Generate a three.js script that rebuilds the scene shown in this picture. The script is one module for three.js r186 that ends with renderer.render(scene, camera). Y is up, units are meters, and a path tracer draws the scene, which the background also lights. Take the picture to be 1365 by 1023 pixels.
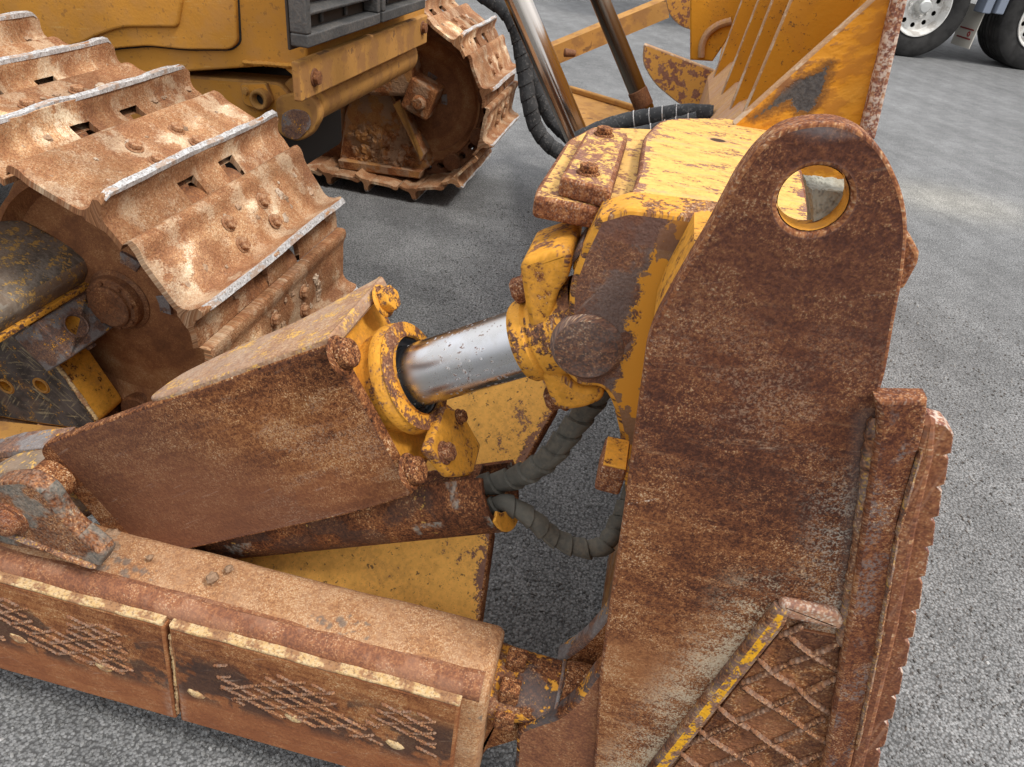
import * as THREE from 'three';
import { mergeGeometries, mergeVertices, toCreasedNormals } from 'three/addons/utils/BufferGeometryUtils.js';
import { RoundedBoxGeometry } from 'three/addons/geometries/RoundedBoxGeometry.js';

/* ---------- camera, sky, sun, exposure ---------- */
// World: metres, x = the way the dozer faces, y up, z towards the photographer. Ground is y = 0.
const EYE = [0, 1.15, 0], FOCAL = 947, CX = 682.5, CY = 511.5;
const AX = [0.97165, -0.20508, 0.11797], AY = [0.10381, 0.81711, 0.56706], AZ = [-0.21342, -0.53871, 0.81500];   // world axes in camera terms
const scene = new THREE.Scene();
const camera = new THREE.PerspectiveCamera(2 * Math.atan(511.5 / FOCAL) * 180 / Math.PI, 1024 / 767, 0.05, 400);
{
  const X = new THREE.Vector3(...AX).normalize(), Y = new THREE.Vector3(...AY); Y.addScaledVector(X, -X.dot(Y)).normalize();
  const Z = new THREE.Vector3().crossVectors(X, Y);
  camera.matrixAutoUpdate = true;
  const m = new THREE.Matrix4().makeBasis(new THREE.Vector3(X.x, Y.x, Z.x), new THREE.Vector3(X.y, Y.y, Z.y), new THREE.Vector3(X.z, Y.z, Z.z));
  camera.quaternion.setFromRotationMatrix(m);
  camera.position.set(...EYE);
}
const renderer = new THREE.WebGLRenderer({ antialias: true });
renderer.setSize(1024, 767);
renderer.toneMapping = THREE.LinearToneMapping;
renderer.toneMappingExposure = 1.72;
renderer.shadowMap.enabled = true;

const SUN_DIR = new THREE.Vector3(0.6, 0.95, 0.12).normalize();
{ // bright overcast sky, brightest round the veiled sun
  const w = 256, h = 128, d = new Float32Array(w * h * 4);
  for (let j = 0; j < h; j++) for (let i = 0; i < w; i++) {
    const v = (j + 0.5) / h, u = (i + 0.5) / w, el = (v - 0.5) * Math.PI, az = (u - 0.5) * 2 * Math.PI;
    const dx = Math.cos(el) * Math.cos(az), dy = Math.sin(el), dz = Math.cos(el) * Math.sin(az);
    const c = Math.max(0, dx * SUN_DIR.x + dy * SUN_DIR.y + dz * SUN_DIR.z);
    const up = Math.max(0, dy);
    const cl = 0.06 * Math.sin(dx * 5 + 1.3 * Math.sin(dz * 4)) + 0.05 * Math.sin(dz * 7 + dx * 3);
    let L = 0.36 + 0.72 * up + cl + 0.55 * c ** 6;
    if (dy < 0) L = 0.25;
    const k = (j * w + i) * 4;
    d[k] = L * 0.99; d[k + 1] = L; d[k + 2] = L * 1.03; d[k + 3] = 1;
  }
  const t = new THREE.DataTexture(d, w, h, THREE.RGBAFormat, THREE.FloatType);
  t.mapping = THREE.EquirectangularReflectionMapping; t.magFilter = THREE.LinearFilter; t.minFilter = THREE.LinearFilter; t.needsUpdate = true;
  scene.background = t; scene.environment = t;
  scene.backgroundIntensity = 1.0; scene.environmentIntensity = 1.0;
}
const sun = new THREE.DirectionalLight(new THREE.Color(1, 0.95, 0.88), 1.5);
sun.position.copy(SUN_DIR).multiplyScalar(12); sun.target.position.set(0, 0, -1.2);
sun.castShadow = true; sun.shadow.radius = 21; sun.shadow.mapSize.set(4096, 4096);
Object.assign(sun.shadow.camera, { left: -6, right: 6, top: 6, bottom: -6, near: 1, far: 30 });
scene.add(sun, sun.target);

/* ---------- small tools ---------- */
let seed = 12345;
const rnd = () => { seed = (seed * 1664525 + 1013904223) >>> 0; return seed / 4294967296; };
const clamp = (x, a = 0, b = 1) => x < a ? a : x > b ? b : x;
const sstep = (a, b, x) => { const t = clamp((x - a) / (b - a)); return t * t * (3 - 2 * t); };
const mix = (a, b, t) => a + (b - a) * t;
// the point where the sight line of an image position meets the plane "axis = value" (survey of the photograph)
// where that line meets a tilted plane through p0 with normal n
function onPlane(px, py, p0, n) { const r = sight(px, py), d = (v) => v[0] * n[0] + v[1] * n[1] + v[2] * n[2], t = (d(p0) - d(EYE)) / d(r); return r.map((v, k) => EYE[k] + t * v); }
function sight(px, py) { const c = [(px - CX) / FOCAL, -(py - CY) / FOCAL, -1]; return [AX, AY, AZ].map((a) => a[0] * c[0] + a[1] * c[1] + a[2] * c[2]); }
function at(px, py, axis, val) { const r = sight(px, py), i = 'XYZ'.indexOf(axis), t = (val - EYE[i]) / r[i]; return r.map((v, k) => EYE[k] + t * v); }
const V2 = (x, y) => new THREE.Vector2(x, y), V3 = (x, y, z) => new THREE.Vector3(x, y, z);
const polyZ = (pts, z) => pts.map((p) => { const q = at(p[0], p[1], 'Z', z); return V2(q[0], q[1]); });
const polyY = (pts, y) => pts.map((p) => { const q = at(p[0], p[1], 'Y', y); return V2(q[0], -q[2]); });
function shapeOf(pts, holes = []) { const s = new THREE.Shape(pts); for (const h of holes) s.holes.push(h); return s; }
function circle(x, y, r, ry = r) { const p = new THREE.Path(); p.absellipse(x, y, r, ry, 0, Math.PI * 2); return p; }
function smooth(pts, n = 6, closed = true) { return new THREE.SplineCurve(closed ? [...pts, pts[0]] : pts).getPoints(pts.length * n); }
function roundPoly(pts, r) { // polygon with rounded corners; r number or list
  const out = []; const n = pts.length;
  for (let i = 0; i < n; i++) {
    const p = pts[i], a = pts[(i + n - 1) % n], b = pts[(i + 1) % n], rr = Array.isArray(r) ? r[i] : r;
    const da = V2(a.x - p.x, a.y - p.y), db = V2(b.x - p.x, b.y - p.y), la = da.length(), lb = db.length();
    const k = Math.min(rr, la * 0.45, lb * 0.45);
    if (k < 1e-4) { out.push(p.clone()); continue; }
    const A = p.clone().addScaledVector(da, k / la), B = p.clone().addScaledVector(db, k / lb);
    for (let t = 0; t <= 5; t++) { const u = t / 5; out.push(V2((1 - u) ** 2 * A.x + 2 * u * (1 - u) * p.x + u * u * B.x, (1 - u) ** 2 * A.y + 2 * u * (1 - u) * p.y + u * u * B.y)); }
  }
  return out;
}
// plate with front face at z = front, reaching back by thick; caps are material 0, edges and bevels material 1
function slab(pts, front, thick, bevel = 0.003, holes = []) {
  const g = new THREE.ExtrudeGeometry(shapeOf(pts, holes), { depth: thick - 2 * bevel, bevelEnabled: bevel > 0, bevelSize: bevel, bevelThickness: bevel, bevelOffset: -bevel, bevelSegments: 3, curveSegments: 24 });
  g.translate(0, 0, front - thick + bevel); return g;
}
// sheet lying at height top, outline from polyY
function sheet(pts, top, thick, bevel = 0.003, holes = []) { const g = slab(pts, 0, thick, bevel, holes); g.rotateX(-Math.PI / 2); g.translate(0, top, 0); return g; }
function crease(g, a) { g.scale(300, 300, 300); g = toCreasedNormals(g, a); g.scale(1 / 300, 1 / 300, 1 / 300); return g; }   // the helper welds on a 1 cm grid, so work enlarged
function boxUV(g) { // uv in metres by the dominant direction of each face
  if (g.index) g = g.toNonIndexed();
  const p = g.attributes.position, uv = new Float32Array(p.count * 2);
  const a = V3(), b = V3(), c = V3(), n = V3();
  for (let i = 0; i < p.count; i += 3) {
    a.fromBufferAttribute(p, i); b.fromBufferAttribute(p, i + 1); c.fromBufferAttribute(p, i + 2);
    n.subVectors(b, a).cross(V3().subVectors(c, a)); const nx = Math.abs(n.x), ny = Math.abs(n.y), nz = Math.abs(n.z);
    [a, b, c].forEach((v, k) => { const q = nz >= nx && nz >= ny ? [v.x, v.y] : ny >= nx ? [v.x, -v.z] : [-v.z, v.y]; uv[(i + k) * 2] = q[0]; uv[(i + k) * 2 + 1] = q[1]; });
  }
  g.setAttribute('uv', new THREE.BufferAttribute(uv, 2)); return g;
}
function merge(list) {
  return mergeGeometries(list.map((g) => { g = g.index ? g.toNonIndexed() : g; for (const k of Object.keys(g.attributes)) if (!['position', 'normal', 'uv'].includes(k)) g.deleteAttribute(k); g.clearGroups(); return g; }), false);
}
function xf(g, m) { g.applyMatrix4(m); return g; }
const T = (x, y, z) => new THREE.Matrix4().makeTranslation(x, y, z);
// matrix whose local z points along dir
function facing(pos, dir, up = [0, 1, 0]) {
  const z = V3(...dir).normalize(), x = V3(...up).cross(z).normalize(), y = V3().crossVectors(z, x);
  return new THREE.Matrix4().makeBasis(x, y, z).setPosition(V3(...pos));
}
function rbox(w, h, d, r = 0.004) { return boxUV(new RoundedBoxGeometry(w, h, d, 3, Math.min(r, w * 0.45, h * 0.45, d * 0.45))); }
function lathe(prof, seg = 48) { return new THREE.LatheGeometry(prof.map((p) => V2(p[0], p[1])), seg); }   // about y
function cyl(r0, r1, len, seg = 32, cham = 0.003) { // axis z, from 0 to len, chamfered
  const g = lathe([[0.0001, 0], [r0 - cham, 0], [r0, cham], [r1, len - cham], [r1 - cham, len], [0.0001, len]], seg);
  g.rotateX(Math.PI / 2); return boxUVcyl(crease(g, 0.6));
}
function boxUVcyl(g) { // cylinder about z: uv in metres round and along
  if (g.index) g = g.toNonIndexed();
  const p = g.attributes.position, n = g.attributes.normal, uv = new Float32Array(p.count * 2);
  for (let i = 0; i < p.count; i++) {
    if (Math.abs(n.getZ(i)) > 0.75) { uv[i * 2] = p.getX(i); uv[i * 2 + 1] = p.getY(i); }
    else { const r = Math.hypot(p.getX(i), p.getY(i)); let a = Math.atan2(p.getY(i), p.getX(i)); uv[i * 2] = a * r; uv[i * 2 + 1] = p.getZ(i); }
  }
  for (let i = 0; i < p.count; i += 3) { const r = Math.hypot(p.getX(i), p.getY(i)), L = 2 * Math.PI * r; for (let k = 1; k < 3; k++) { const d = uv[(i + k) * 2] - uv[i * 2]; if (d > L / 2) uv[(i + k) * 2] -= L; if (d < -L / 2) uv[(i + k) * 2] += L; } }
  g.setAttribute('uv', new THREE.BufferAttribute(uv, 2)); return g;
}
function tube(pts, rad, seg = 40, rs = 14, closed = false) { // rad: number or f(t)
  const curve = new THREE.CatmullRomCurve3(pts.map((p) => Array.isArray(p) ? V3(...p) : p), closed, 'centripetal');
  const g = new THREE.TubeGeometry(curve, seg, 1, rs, closed), p = g.attributes.position, n = g.attributes.normal, uv = g.attributes.uv, len = curve.getLength();
  const R = typeof rad === 'number' ? () => rad : rad;
  for (let i = 0; i < p.count; i++) {
    const t = Math.floor(i / (rs + 1)) / seg, a = (i % (rs + 1)) / rs, r = R(t, a * Math.PI * 2, t * len);
    p.setXYZ(i, p.getX(i) + n.getX(i) * (r - 1), p.getY(i) + n.getY(i) * (r - 1), p.getZ(i) + n.getZ(i) * (r - 1));
    uv.setXY(i, a * 2 * Math.PI * R(0.5, 0, 0), t * len);
  }
  g.computeVertexNormals(); return g;
}

/* ---------- noise ---------- */
const N = 512;
function lattice(seed0, px, py) { let s = seed0 >>> 0; const a = new Float32Array(px * py); for (let i = 0; i < a.length; i++) { s = (s * 1664525 + 1013904223) >>> 0; s ^= s << 13; s ^= s >>> 17; s ^= s << 5; s >>>= 0; a[i] = s / 4294967296; } return a; }
function equalise(a) { const idx = Uint32Array.from(a.keys()); const s = Float32Array.from(a).sort(); const o = new Float32Array(a.length), n = a.length; for (let i = 0; i < n; i++) { let lo = 0, hi = n - 1; const v = a[i]; while (lo < hi) { const m = (lo + hi) >> 1; if (s[m] < v) lo = m + 1; else hi = m; } o[i] = lo / (n - 1); } return o; }
function fbm(seed0, cx, cy, oct, gain) {
  const o = new Float32Array(N * N); let amp = 1, sx = cx, sy = cy;
  for (let k = 0; k < oct && sx <= N && sy <= N; k++) {
    const L = lattice(seed0 + k * 977, sx, sy);
    for (let j = 0; j < N; j++) {
      const fy = j / N * sy, y0 = Math.floor(fy), y1 = (y0 + 1) % sy; let ty = fy - y0; ty = ty * ty * (3 - 2 * ty);
      for (let i = 0; i < N; i++) {
        const fx = i / N * sx, x0 = Math.floor(fx), x1 = (x0 + 1) % sx; let tx = fx - x0; tx = tx * tx * (3 - 2 * tx);
        const a = L[y0 * sx + x0], b = L[y0 * sx + x1], c = L[y1 * sx + x0], d = L[y1 * sx + x1];
        o[j * N + i] += amp * (a + (b - a) * tx + (c - a) * ty + (a - b - c + d) * tx * ty);
      }
    }
    amp *= gain; sx *= 2; sy *= 2;
  }
  return equalise(o);
}
function worley(seed0, cells) { // [distance to nearest, cell value]
  const P = lattice(seed0, cells, cells), Q = lattice(seed0 + 55, cells, cells), C = lattice(seed0 + 99, cells, cells), F = new Float32Array(N * N), D = new Float32Array(N * N), I = new Float32Array(N * N);
  for (let j = 0; j < N; j++) for (let i = 0; i < N; i++) {
    const x = i / N * cells, y = j / N * cells, X = Math.floor(x), Y = Math.floor(y); let f = 9, f2 = 9, id = 0;
    for (let b = -1; b < 2; b++) for (let a = -1; a < 2; a++) { const ci = (X + a + cells) % cells, cj = (Y + b + cells) % cells, k = cj * cells + ci; const dx = X + a + P[k] - x, dy = Y + b + Q[k] - y, d = dx * dx + dy * dy; if (d < f) { f2 = f; f = d; id = C[k]; } else if (d < f2) f2 = d; }
    F[j * N + i] = Math.sqrt(f); D[j * N + i] = Math.sqrt(f2) - Math.sqrt(f); I[j * N + i] = id;
  }
  return { F, D, I };
}
const nA = fbm(11, 4, 4, 8, 0.58), nB = fbm(29, 6, 6, 7, 0.6), nG = fbm(71, 64, 64, 4, 0.8), nH = fbm(97, 128, 128, 3, 0.9), nS = fbm(131, 64, 4, 4, 0.7), nW = worley(17, 40), nC = worley(41, 64);
function smp(a, u, v) { u -= Math.floor(u); v -= Math.floor(v); u *= N; v *= N; const x0 = u | 0, y0 = v | 0, tx = u - x0, ty = v - y0, x1 = (x0 + 1) & (N - 1), y1 = (y0 + 1) & (N - 1), X = x0 & (N - 1), r0 = (y0 & (N - 1)) * N, r1 = y1 * N; const p = a[r0 + X], q = a[r0 + x1], r = a[r1 + X], s = a[r1 + x1]; return p + (q - p) * tx + (r - p) * ty + (p - q - r + s) * tx * ty; }
function near(a, u, v) { u -= Math.floor(u); v -= Math.floor(v); return a[((v * N) & (N - 1)) * N + ((u * N) & (N - 1))]; }
// one octave-free helper for geometry: value noise on nA with period in metres
const lump = (x, y, per) => smp(nA, x / per, y / per);

/* ---------- painted and rusted steel, worked out per texel in metres ---------- */
const toS = new Uint8Array(4097); for (let i = 0; i <= 4096; i++) { const l = i / 4096; toS[i] = Math.round(255 * (l <= 0.0031308 ? 12.92 * l : 1.055 * l ** (1 / 2.4) - 0.055)); }
function surface(o) { // o: x0,y0,w,h (metres), px per metre, f(x,y,out)
  const W = Math.min(2048, Math.round(o.w * o.ppm)), H = Math.min(2048, Math.round(o.h * o.ppm));
  const W2 = o.shared ? 0 : W >> 1, H2 = o.shared ? 0 : H >> 1, c = new Uint8Array(W * H * 4), m = new Uint8Array(W2 * H2 * 4), q = { r: 0, g: 0, b: 0, rough: 0.8, h: 0.5, met: 0 };
  for (let j = 0; j < H; j++) for (let i = 0; i < W; i++) {
    const x = o.x0 + (i + 0.5) / W * o.w, y = o.y0 + (j + 0.5) / H * o.h, k = (j * W + i) * 4;
    q.met = 0; o.f(x, y, q);
    c[k] = toS[clamp(q.r) * 4096 | 0]; c[k + 1] = toS[clamp(q.g) * 4096 | 0]; c[k + 2] = toS[clamp(q.b) * 4096 | 0]; c[k + 3] = 255;
    if (!o.shared && !(i & 1) && !(j & 1) && (i >> 1) < W2 && (j >> 1) < H2) { const k2 = ((j >> 1) * W2 + (i >> 1)) * 4; m[k2] = clamp(q.h) * 255; m[k2 + 1] = clamp(q.rough) * 255; m[k2 + 2] = clamp(q.met) * 255; m[k2 + 3] = 255; }
  }
  const mk = (d, srgb) => { const t = new THREE.DataTexture(d, srgb ? W : W2, srgb ? H : H2, THREE.RGBAFormat); t.magFilter = THREE.LinearFilter; t.minFilter = THREE.LinearMipmapLinearFilter; t.generateMipmaps = true; t.wrapS = t.wrapT = THREE.RepeatWrapping; if (srgb) t.colorSpace = THREE.SRGBColorSpace; t.repeat.set(1 / o.w, 1 / o.h); t.offset.set(-o.x0 / o.w, -o.y0 / o.h); t.needsUpdate = true; return t; };
  return { map: mk(c, true), orm: o.shared ? o.shared : mk(m, false) };
}
function steel(name, o, extra = {}) { const s = surface(o); return new THREE.MeshPhysicalMaterial({ name, specularIntensity: 0.32, map: s.map, roughnessMap: s.orm, bumpMap: s.orm, metalnessMap: s.orm, metalness: 1, roughness: 1, bumpScale: o.bump ?? 0.0012, ...extra }); }
const ramp = (t, q, dark, light) => { // rust ramp: 0 dark oxide .. 1 pale dust
  const S = RAMP; t = clamp(t) * (S.length - 1.001); const i = t | 0, f = t - i, a = S[i], b = S[i + 1]; q.r = a[0] + (b[0] - a[0]) * f; q.g = a[1] + (b[1] - a[1]) * f; q.b = a[2] + (b[2] - a[2]) * f;
};
const RAMP = [[0.026, 0.012, 0.008], [0.08, 0.029, 0.014], [0.17, 0.061, 0.024], [0.29, 0.117, 0.042], [0.41, 0.20, 0.08], [0.53, 0.335, 0.17], [0.66, 0.50, 0.33]];
const P = 0.6; // period of the shared noise, metres
// rust at x,y: tone 0..1 moves the whole ramp, speck = strength of the pale flecks
function rust(x, y, q, tone, speck = 1, dirX = 1, dirY = 1) {
  const a = smp(nA, x * dirX / P, y * dirY / P), b = smp(nB, x * dirX * 3 / P + 0.37, y * dirY * 3 / P), g = smp(nG, x * 3 / P, y * 3 / P), h = smp(nH, x * 4 / P + 0.2, y * 4 / P + 0.7);
  let t = tone + (a - 0.5) * 0.18 + (b - 0.5) * 0.11 + (g - 0.5) * 0.3 * speck;
  if (h > 0.66) t += (h - 0.66) * 1.9 * speck * (0.25 + b);
  if (h < 0.3) t -= (0.3 - h) * 1.1 * speck;
  ramp(t, q); q.rough = 0.78 + 0.18 * a - 0.1 * (g - 0.5); q.h = 0.45 + 0.35 * (g - 0.5) + 0.35 * (h - 0.5) + 0.25 * (b - 0.5);
}
function over(q, r, g, b, k) { q.r = mix(q.r, r, k); q.g = mix(q.g, g, k); q.b = mix(q.b, b, k); }
// paint laid over what q holds; cover 0..1 (1 = whole), colour linear
function paint(x, y, q, cover, col, grime = 0.3, dirX = 1, dirY = 1) {
  const a = smp(nA, x * dirX * 4 / P + 0.11, y * dirY * 4 / P + 0.5), b = smp(nB, x * dirX * 6 / P, y * dirY * 6 / P), g = smp(nG, x * 2 / P + 0.3, y * 2 / P), h0 = smp(nH, x * 2 / P + 0.3, y * 2 / P);
  const c = clamp(cover, 0.004, 0.996), n = a * 0.24 + b * 0.28 + g * 0.27 + h0 * 0.21, thr = 0.5 + 0.083 * Math.log(c / (1 - c));
  const k = sstep(thr + 0.025, thr - 0.025, n), rim = sstep(0.05, 0.0, Math.abs(n - thr - 0.02));
  if (k > 0) {
    const s = 1 - grime * 0.55 * sstep(0.45, 1, b) - 0.16 * (g - 0.5), w = sstep(0.7, 1, smp(nH, x * 3 / P, y * 3 / P)) * grime;
    over(q, col[0] * s + w * 0.06, col[1] * s + w * 0.05, col[2] * s + w * 0.05, k);
    const gr = sstep(0.5, 0.95, a * 0.6 + g * 0.4) * grime; over(q, 0.3, 0.15, 0.06, k * gr * 0.9); if (h0 > 0.95) over(q, 0.16, 0.07, 0.035, k * 0.6);
    q.rough = mix(q.rough, 0.55 + 0.25 * b * grime, k); q.h = mix(q.h, 0.78 + 0.08 * (g - 0.5), k);
  }
  if (k < 0.6 && rim > 0) over(q, q.r * 0.55, q.g * 0.5, q.b * 0.5, rim * 0.6);
  return k;
}
function dust(x, y, q, k, col = [0.42, 0.31, 0.22]) { const g = smp(nG, x * 2 / P + 0.9, y * 2 / P + 0.1), b = smp(nB, x * 2 / P, y * 2 / P + 0.4); const w = clamp(k * (0.45 + 0.8 * b) * (0.6 + 0.8 * g)); over(q, col[0], col[1], col[2], w); q.rough = mix(q.rough, 0.95, w); q.h += 0.1 * w * (g - 0.3); }
// scratches: pale dashes along a direction
function scratch(x, y, q, k, ang, col = [0.55, 0.47, 0.38]) { const c = Math.cos(ang), s = Math.sin(ang), u = x * c + y * s, v = -x * s + y * c; const n = smp(nS, v * 2 / P, u * 2 / P); const w = clamp((n - (1 - k)) / 0.04) * smp(nB, u * 2 / P, v * 4 / P); over(q, col[0], col[1], col[2], w * 0.8); }
const YEL = [0.62, 0.285, 0.036], YELD = [0.50, 0.235, 0.04], ORG = [0.58, 0.235, 0.018];
function segDist(x, y, a, b) { const dx = b[0] - a[0], dy = b[1] - a[1], t = clamp(((x - a[0]) * dx + (y - a[1]) * dy) / (dx * dx + dy * dy)); return Math.hypot(x - a[0] - t * dx, y - a[1] - t * dy); }
function polyDist(x, y, pts) { let d = 9; for (let i = 0, n = pts.length; i < n; i++) { const p = pts[i], r = pts[(i + 1) % n]; const dd = segDist(x, y, [p.x, p.y], [r.x, r.y]); if (dd < d) d = dd; } return d; }
function lineDist(x, y, pts) { let d = 9; for (let i = 0; i < pts.length - 1; i++) { const dd = segDist(x, y, pts[i], pts[i + 1]); if (dd < d) d = dd; } return d; }
const tile = (f, o = {}) => ({ x0: 0, y0: 0, w: P, h: P, ppm: 768 / P, f, ...o });
const grain = surface({ x0: 0, y0: 0, w: P, h: P, ppm: 1024 / P, f: (x, y, q) => { const b = smp(nB, x * 2 / P, y * 2 / P), g = smp(nG, x * 2 / P, y * 2 / P); q.h = 0.5 + 0.45 * (g - 0.5) + 0.35 * (b - 0.5); q.rough = 0.62 + 0.3 * b; q.met = 0; } }).orm;
const small = (f, o = {}) => tile(f, { ppm: 512 / P, shared: grain, ...o });   // lesser surfaces share one grain for gloss and relief

/* ---------- shared materials ---------- */
const mRust = steel('rusted_steel', tile((x, y, q) => { rust(x, y, q, 0.36, 1.1); }));
const mRustRed = steel('red_brown_rust', tile((x, y, q) => { rust(x, y, q, 0.4, 1.3); over(q, 0.2, 0.07, 0.04, 0.3); const h = smp(nH, x * 3 / P, y * 3 / P); if (h > 0.8) over(q, 0.42, 0.33, 0.27, (h - 0.8) * 2.2); }));
const mTrack = steel('track_rust', tile((x, y, q) => { rust(x, y, q, 0.57, 0.75); over(q, 0.25, 0.118, 0.066, 0.42); const c = smp(nB, x * 2 / P + 0.5, y * 2 / P), h = smp(nH, x * 3 / P, y * 3 / P), cr = sstep(0.5, 0.8, c * 0.7 + smp(nA, x / P + 0.3, y / P) * 0.3 + 0.15 * (h - 0.5)); dust(x, y, q, 0.46 * cr, [0.52, 0.385, 0.25]); if (h < 0.16) over(q, 0.09, 0.045, 0.025, 0.6 * (1 - 0.5 * cr)); if (h > 0.86) over(q, 0.56, 0.44, 0.32, 0.45 * (0.3 + cr)); q.h += 0.25 * cr; }, { bump: 0.002 }));
const mTrackDark = steel('track_link_steel', small((x, y, q) => { rust(x, y, q, 0.36, 0.6); dust(x, y, q, 0.3, [0.22, 0.13, 0.08]); }));
const mArmTop = steel('arm_top_rust', tile((x, y, q) => { rust(x, y, q, 0.55, 1.25); over(q, 0.38, 0.185, 0.085, 0.3); dust(x, y, q, 0.34, [0.44, 0.28, 0.17]); const d = smp(nW.F, x / P, y / P), a = smp(nA, x * 2 / P + 0.6, y * 2 / P); if (a > 0.86) over(q, 0.12, 0.11, 0.10, sstep(0.93, 0.97, a) * sstep(0.5, 0.2, d) * 0.7); }, { bump: 0.0016 }));
const mArmSide = steel('polished_rust', small((x, y, q) => { const s = smp(nS, y * 1 / P, x / P); rust(x, y, q, 0.44 + (s - 0.5) * 0.14, 0.55, 1, 2); over(q, 0.27, 0.10, 0.045, 0.35); q.rough = 0.5 + 0.25 * s; }, { bump: 0.0008 }));
const mYel = steel('worn_yellow_paint', tile((x, y, q) => { rust(x, y, q, 0.3, 1); paint(x, y, q, 0.95, YEL, 0.35); }, { bump: 0.0008 }));
const mMaroon = steel('maroon_rust', small((x, y, q) => { const s = smp(nS, y * 0.6 / P, x / P); rust(x, y, q, 0.4 + 0.12 * (s - 0.5), 1.1); over(q, 0.30, 0.135, 0.085, 0.4); const b = smp(nB, x * 2 / P, y * 2 / P); over(q, 0.4, 0.22, 0.14, 0.35 * sstep(0.6, 0.95, b)); }));
const mYelB = steel('yellow_casting_paint', small((x, y, q) => { rust(x, y, q, 0.36, 1); over(q, 0.18, 0.11, 0.1, 0.3); paint(x + 0.33, y + 0.1, q, 0.88, YEL, 0.35); }));
const mYelHalf = steel('half_worn_yellow_paint', tile((x, y, q) => { rust(x, y, q, 0.34, 1.1); over(q, 0.13, 0.10, 0.09, 0.25); paint(x, y, q, 0.64, YEL, 0.4); }, { bump: 0.0012 }));
const mMottle = steel('freckled_yellow_paint', small((x, y, q) => { rust(x, y, q, 0.46, 0.6); over(q, 0.23, 0.12, 0.11, 0.5); const n = smp(nB, x * 6 / P + 0.2, y * 6 / P) * 0.45 + smp(nG, x * 1 / P, y * 1 / P) * 0.55; const k = sstep(0.57, 0.53, n); over(q, 0.62, 0.31, 0.07, k); q.rough = 0.8; q.h = mix(q.h, 0.7, k); }, { bump: 0.0006 }));
const mHood = steel('dusty_yellow_paint', small((x, y, q) => { const a = smp(nA, x / P, y / P), b = smp(nB, x * 2 / P, y * 2 / P), g = smp(nG, x / P, y / P); const s = 0.84 + 0.16 * a; q.r = 0.55 * s; q.g = 0.255 * s; q.b = 0.042 * s; over(q, 0.40, 0.22, 0.10, 0.3 * b * b); scratch(x, y, q, 0.03, 0.15, [0.62, 0.42, 0.16]); if (g > 0.93) over(q, 0.2, 0.1, 0.04, 0.5); q.rough = 0.55 + 0.3 * b; q.h = 0.5 + 0.1 * (g - 0.5); }, { bump: 0.0005 }));
const mHoodLow = steel('grimy_yellow_paint', small((x, y, q) => { const a = smp(nA, x / P, y / P), b = smp(nB, x * 2 / P, y * 2 / P), g = smp(nG, x / P, y / P); const s = 0.8 + 0.2 * a; q.r = 0.44 * s; q.g = 0.225 * s; q.b = 0.062 * s; over(q, 0.26, 0.13, 0.055, 0.65 * sstep(0.45, 0.95, b)); if (a > 0.978) over(q, 0.12, 0.065, 0.04, 0.7); if (g > 0.94) over(q, 0.16, 0.08, 0.035, 0.5); q.rough = 0.65 + 0.3 * b; q.h = 0.5 + 0.2 * (g - 0.5); }, { bump: 0.0006 }));
const mDark = steel('blackened_steel', small((x, y, q) => { const a = smp(nA, x / P, y / P), b = smp(nB, x * 3 / P, y * 3 / P), g = smp(nG, x * 2 / P, y * 2 / P); const s = 0.07 + 0.09 * b + 0.06 * g; q.r = s * 1.18; q.g = s; q.b = s * 0.82; over(q, 0.29, 0.19, 0.12, 0.65 * a); q.rough = 0.5 + 0.3 * b; q.h = 0.5 + 0.3 * (g - 0.5); const s2 = smp(nS, y / P, x * 2 / P); if (s2 > 0.9) over(q, 0.28, 0.26, 0.22, (s2 - 0.9) * 5); paint(x + 0.13, y, q, 0.16, [0.48, 0.29, 0.09], 0.4, 1.5, 1.5); }));
const mGrey = steel('scuffed_grey_steel', tile((x, y, q) => { rust(x, y, q, 0.3, 0.9); const b = smp(nB, x * 2 / P, y * 2 / P), h = smp(nH, x * 2 / P, y * 2 / P); over(q, 0.16 + 0.1 * h, 0.145 + 0.1 * h, 0.14 + 0.1 * h, 0.3 + 0.6 * sstep(0.4, 0.8, b)); paint(x, y, q, 0.05, YEL, 0.3); q.rough = 0.5 + 0.3 * b; }));
const mBare = steel('rubbed_bare_steel', tile((x, y, q) => { const h = smp(nH, x * 2 / P, y * 2 / P), g = smp(nG, x * 2 / P, y * 2 / P), b = smp(nB, x * 4 / P, y * 4 / P); const s = 0.34 + 0.26 * g; q.r = s; q.g = s * 0.985; q.b = s * 0.97; if (h > 0.82) over(q, 0.14, 0.1, 0.08, 0.8); if (b > 0.85) over(q, 0.36, 0.22, 0.13, 0.6); q.rough = 0.55; q.met = 0.25; q.h = 0.5 + 0.4 * (g - 0.5); }, { bump: 0.001 }));
const mRod = steel('chromed_rod', tile((x, y, q) => { q.r = q.g = 0.62; q.b = 0.63; q.met = 1; const a = smp(nA, x * 2 / P, y * 2 / P), h = smp(nH, x * 1.2 / P, y * 1.2 / P), b = smp(nB, x * 2 / P, y * 2 / P); q.rough = 0.17 + 0.12 * b; q.h = 0.5; const band = Math.exp(-(((y - 0.105) / 0.035) ** 2)); if (h > 0.985 - 0.16 * band * (0.3 + a)) { over(q, 0.12, 0.05, 0.03, 0.9); q.met = 0; q.rough = 0.9; q.h = 0.6; } over(q, 0.4, 0.36, 0.3, 0.25 * sstep(0.5, 1, b)); }));
const mChrome = new THREE.MeshStandardMaterial({ name: 'lift_rod_chrome', color: new THREE.Color().setRGB(0.55, 0.5, 0.45), metalness: 1, roughness: 0.14 });
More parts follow.
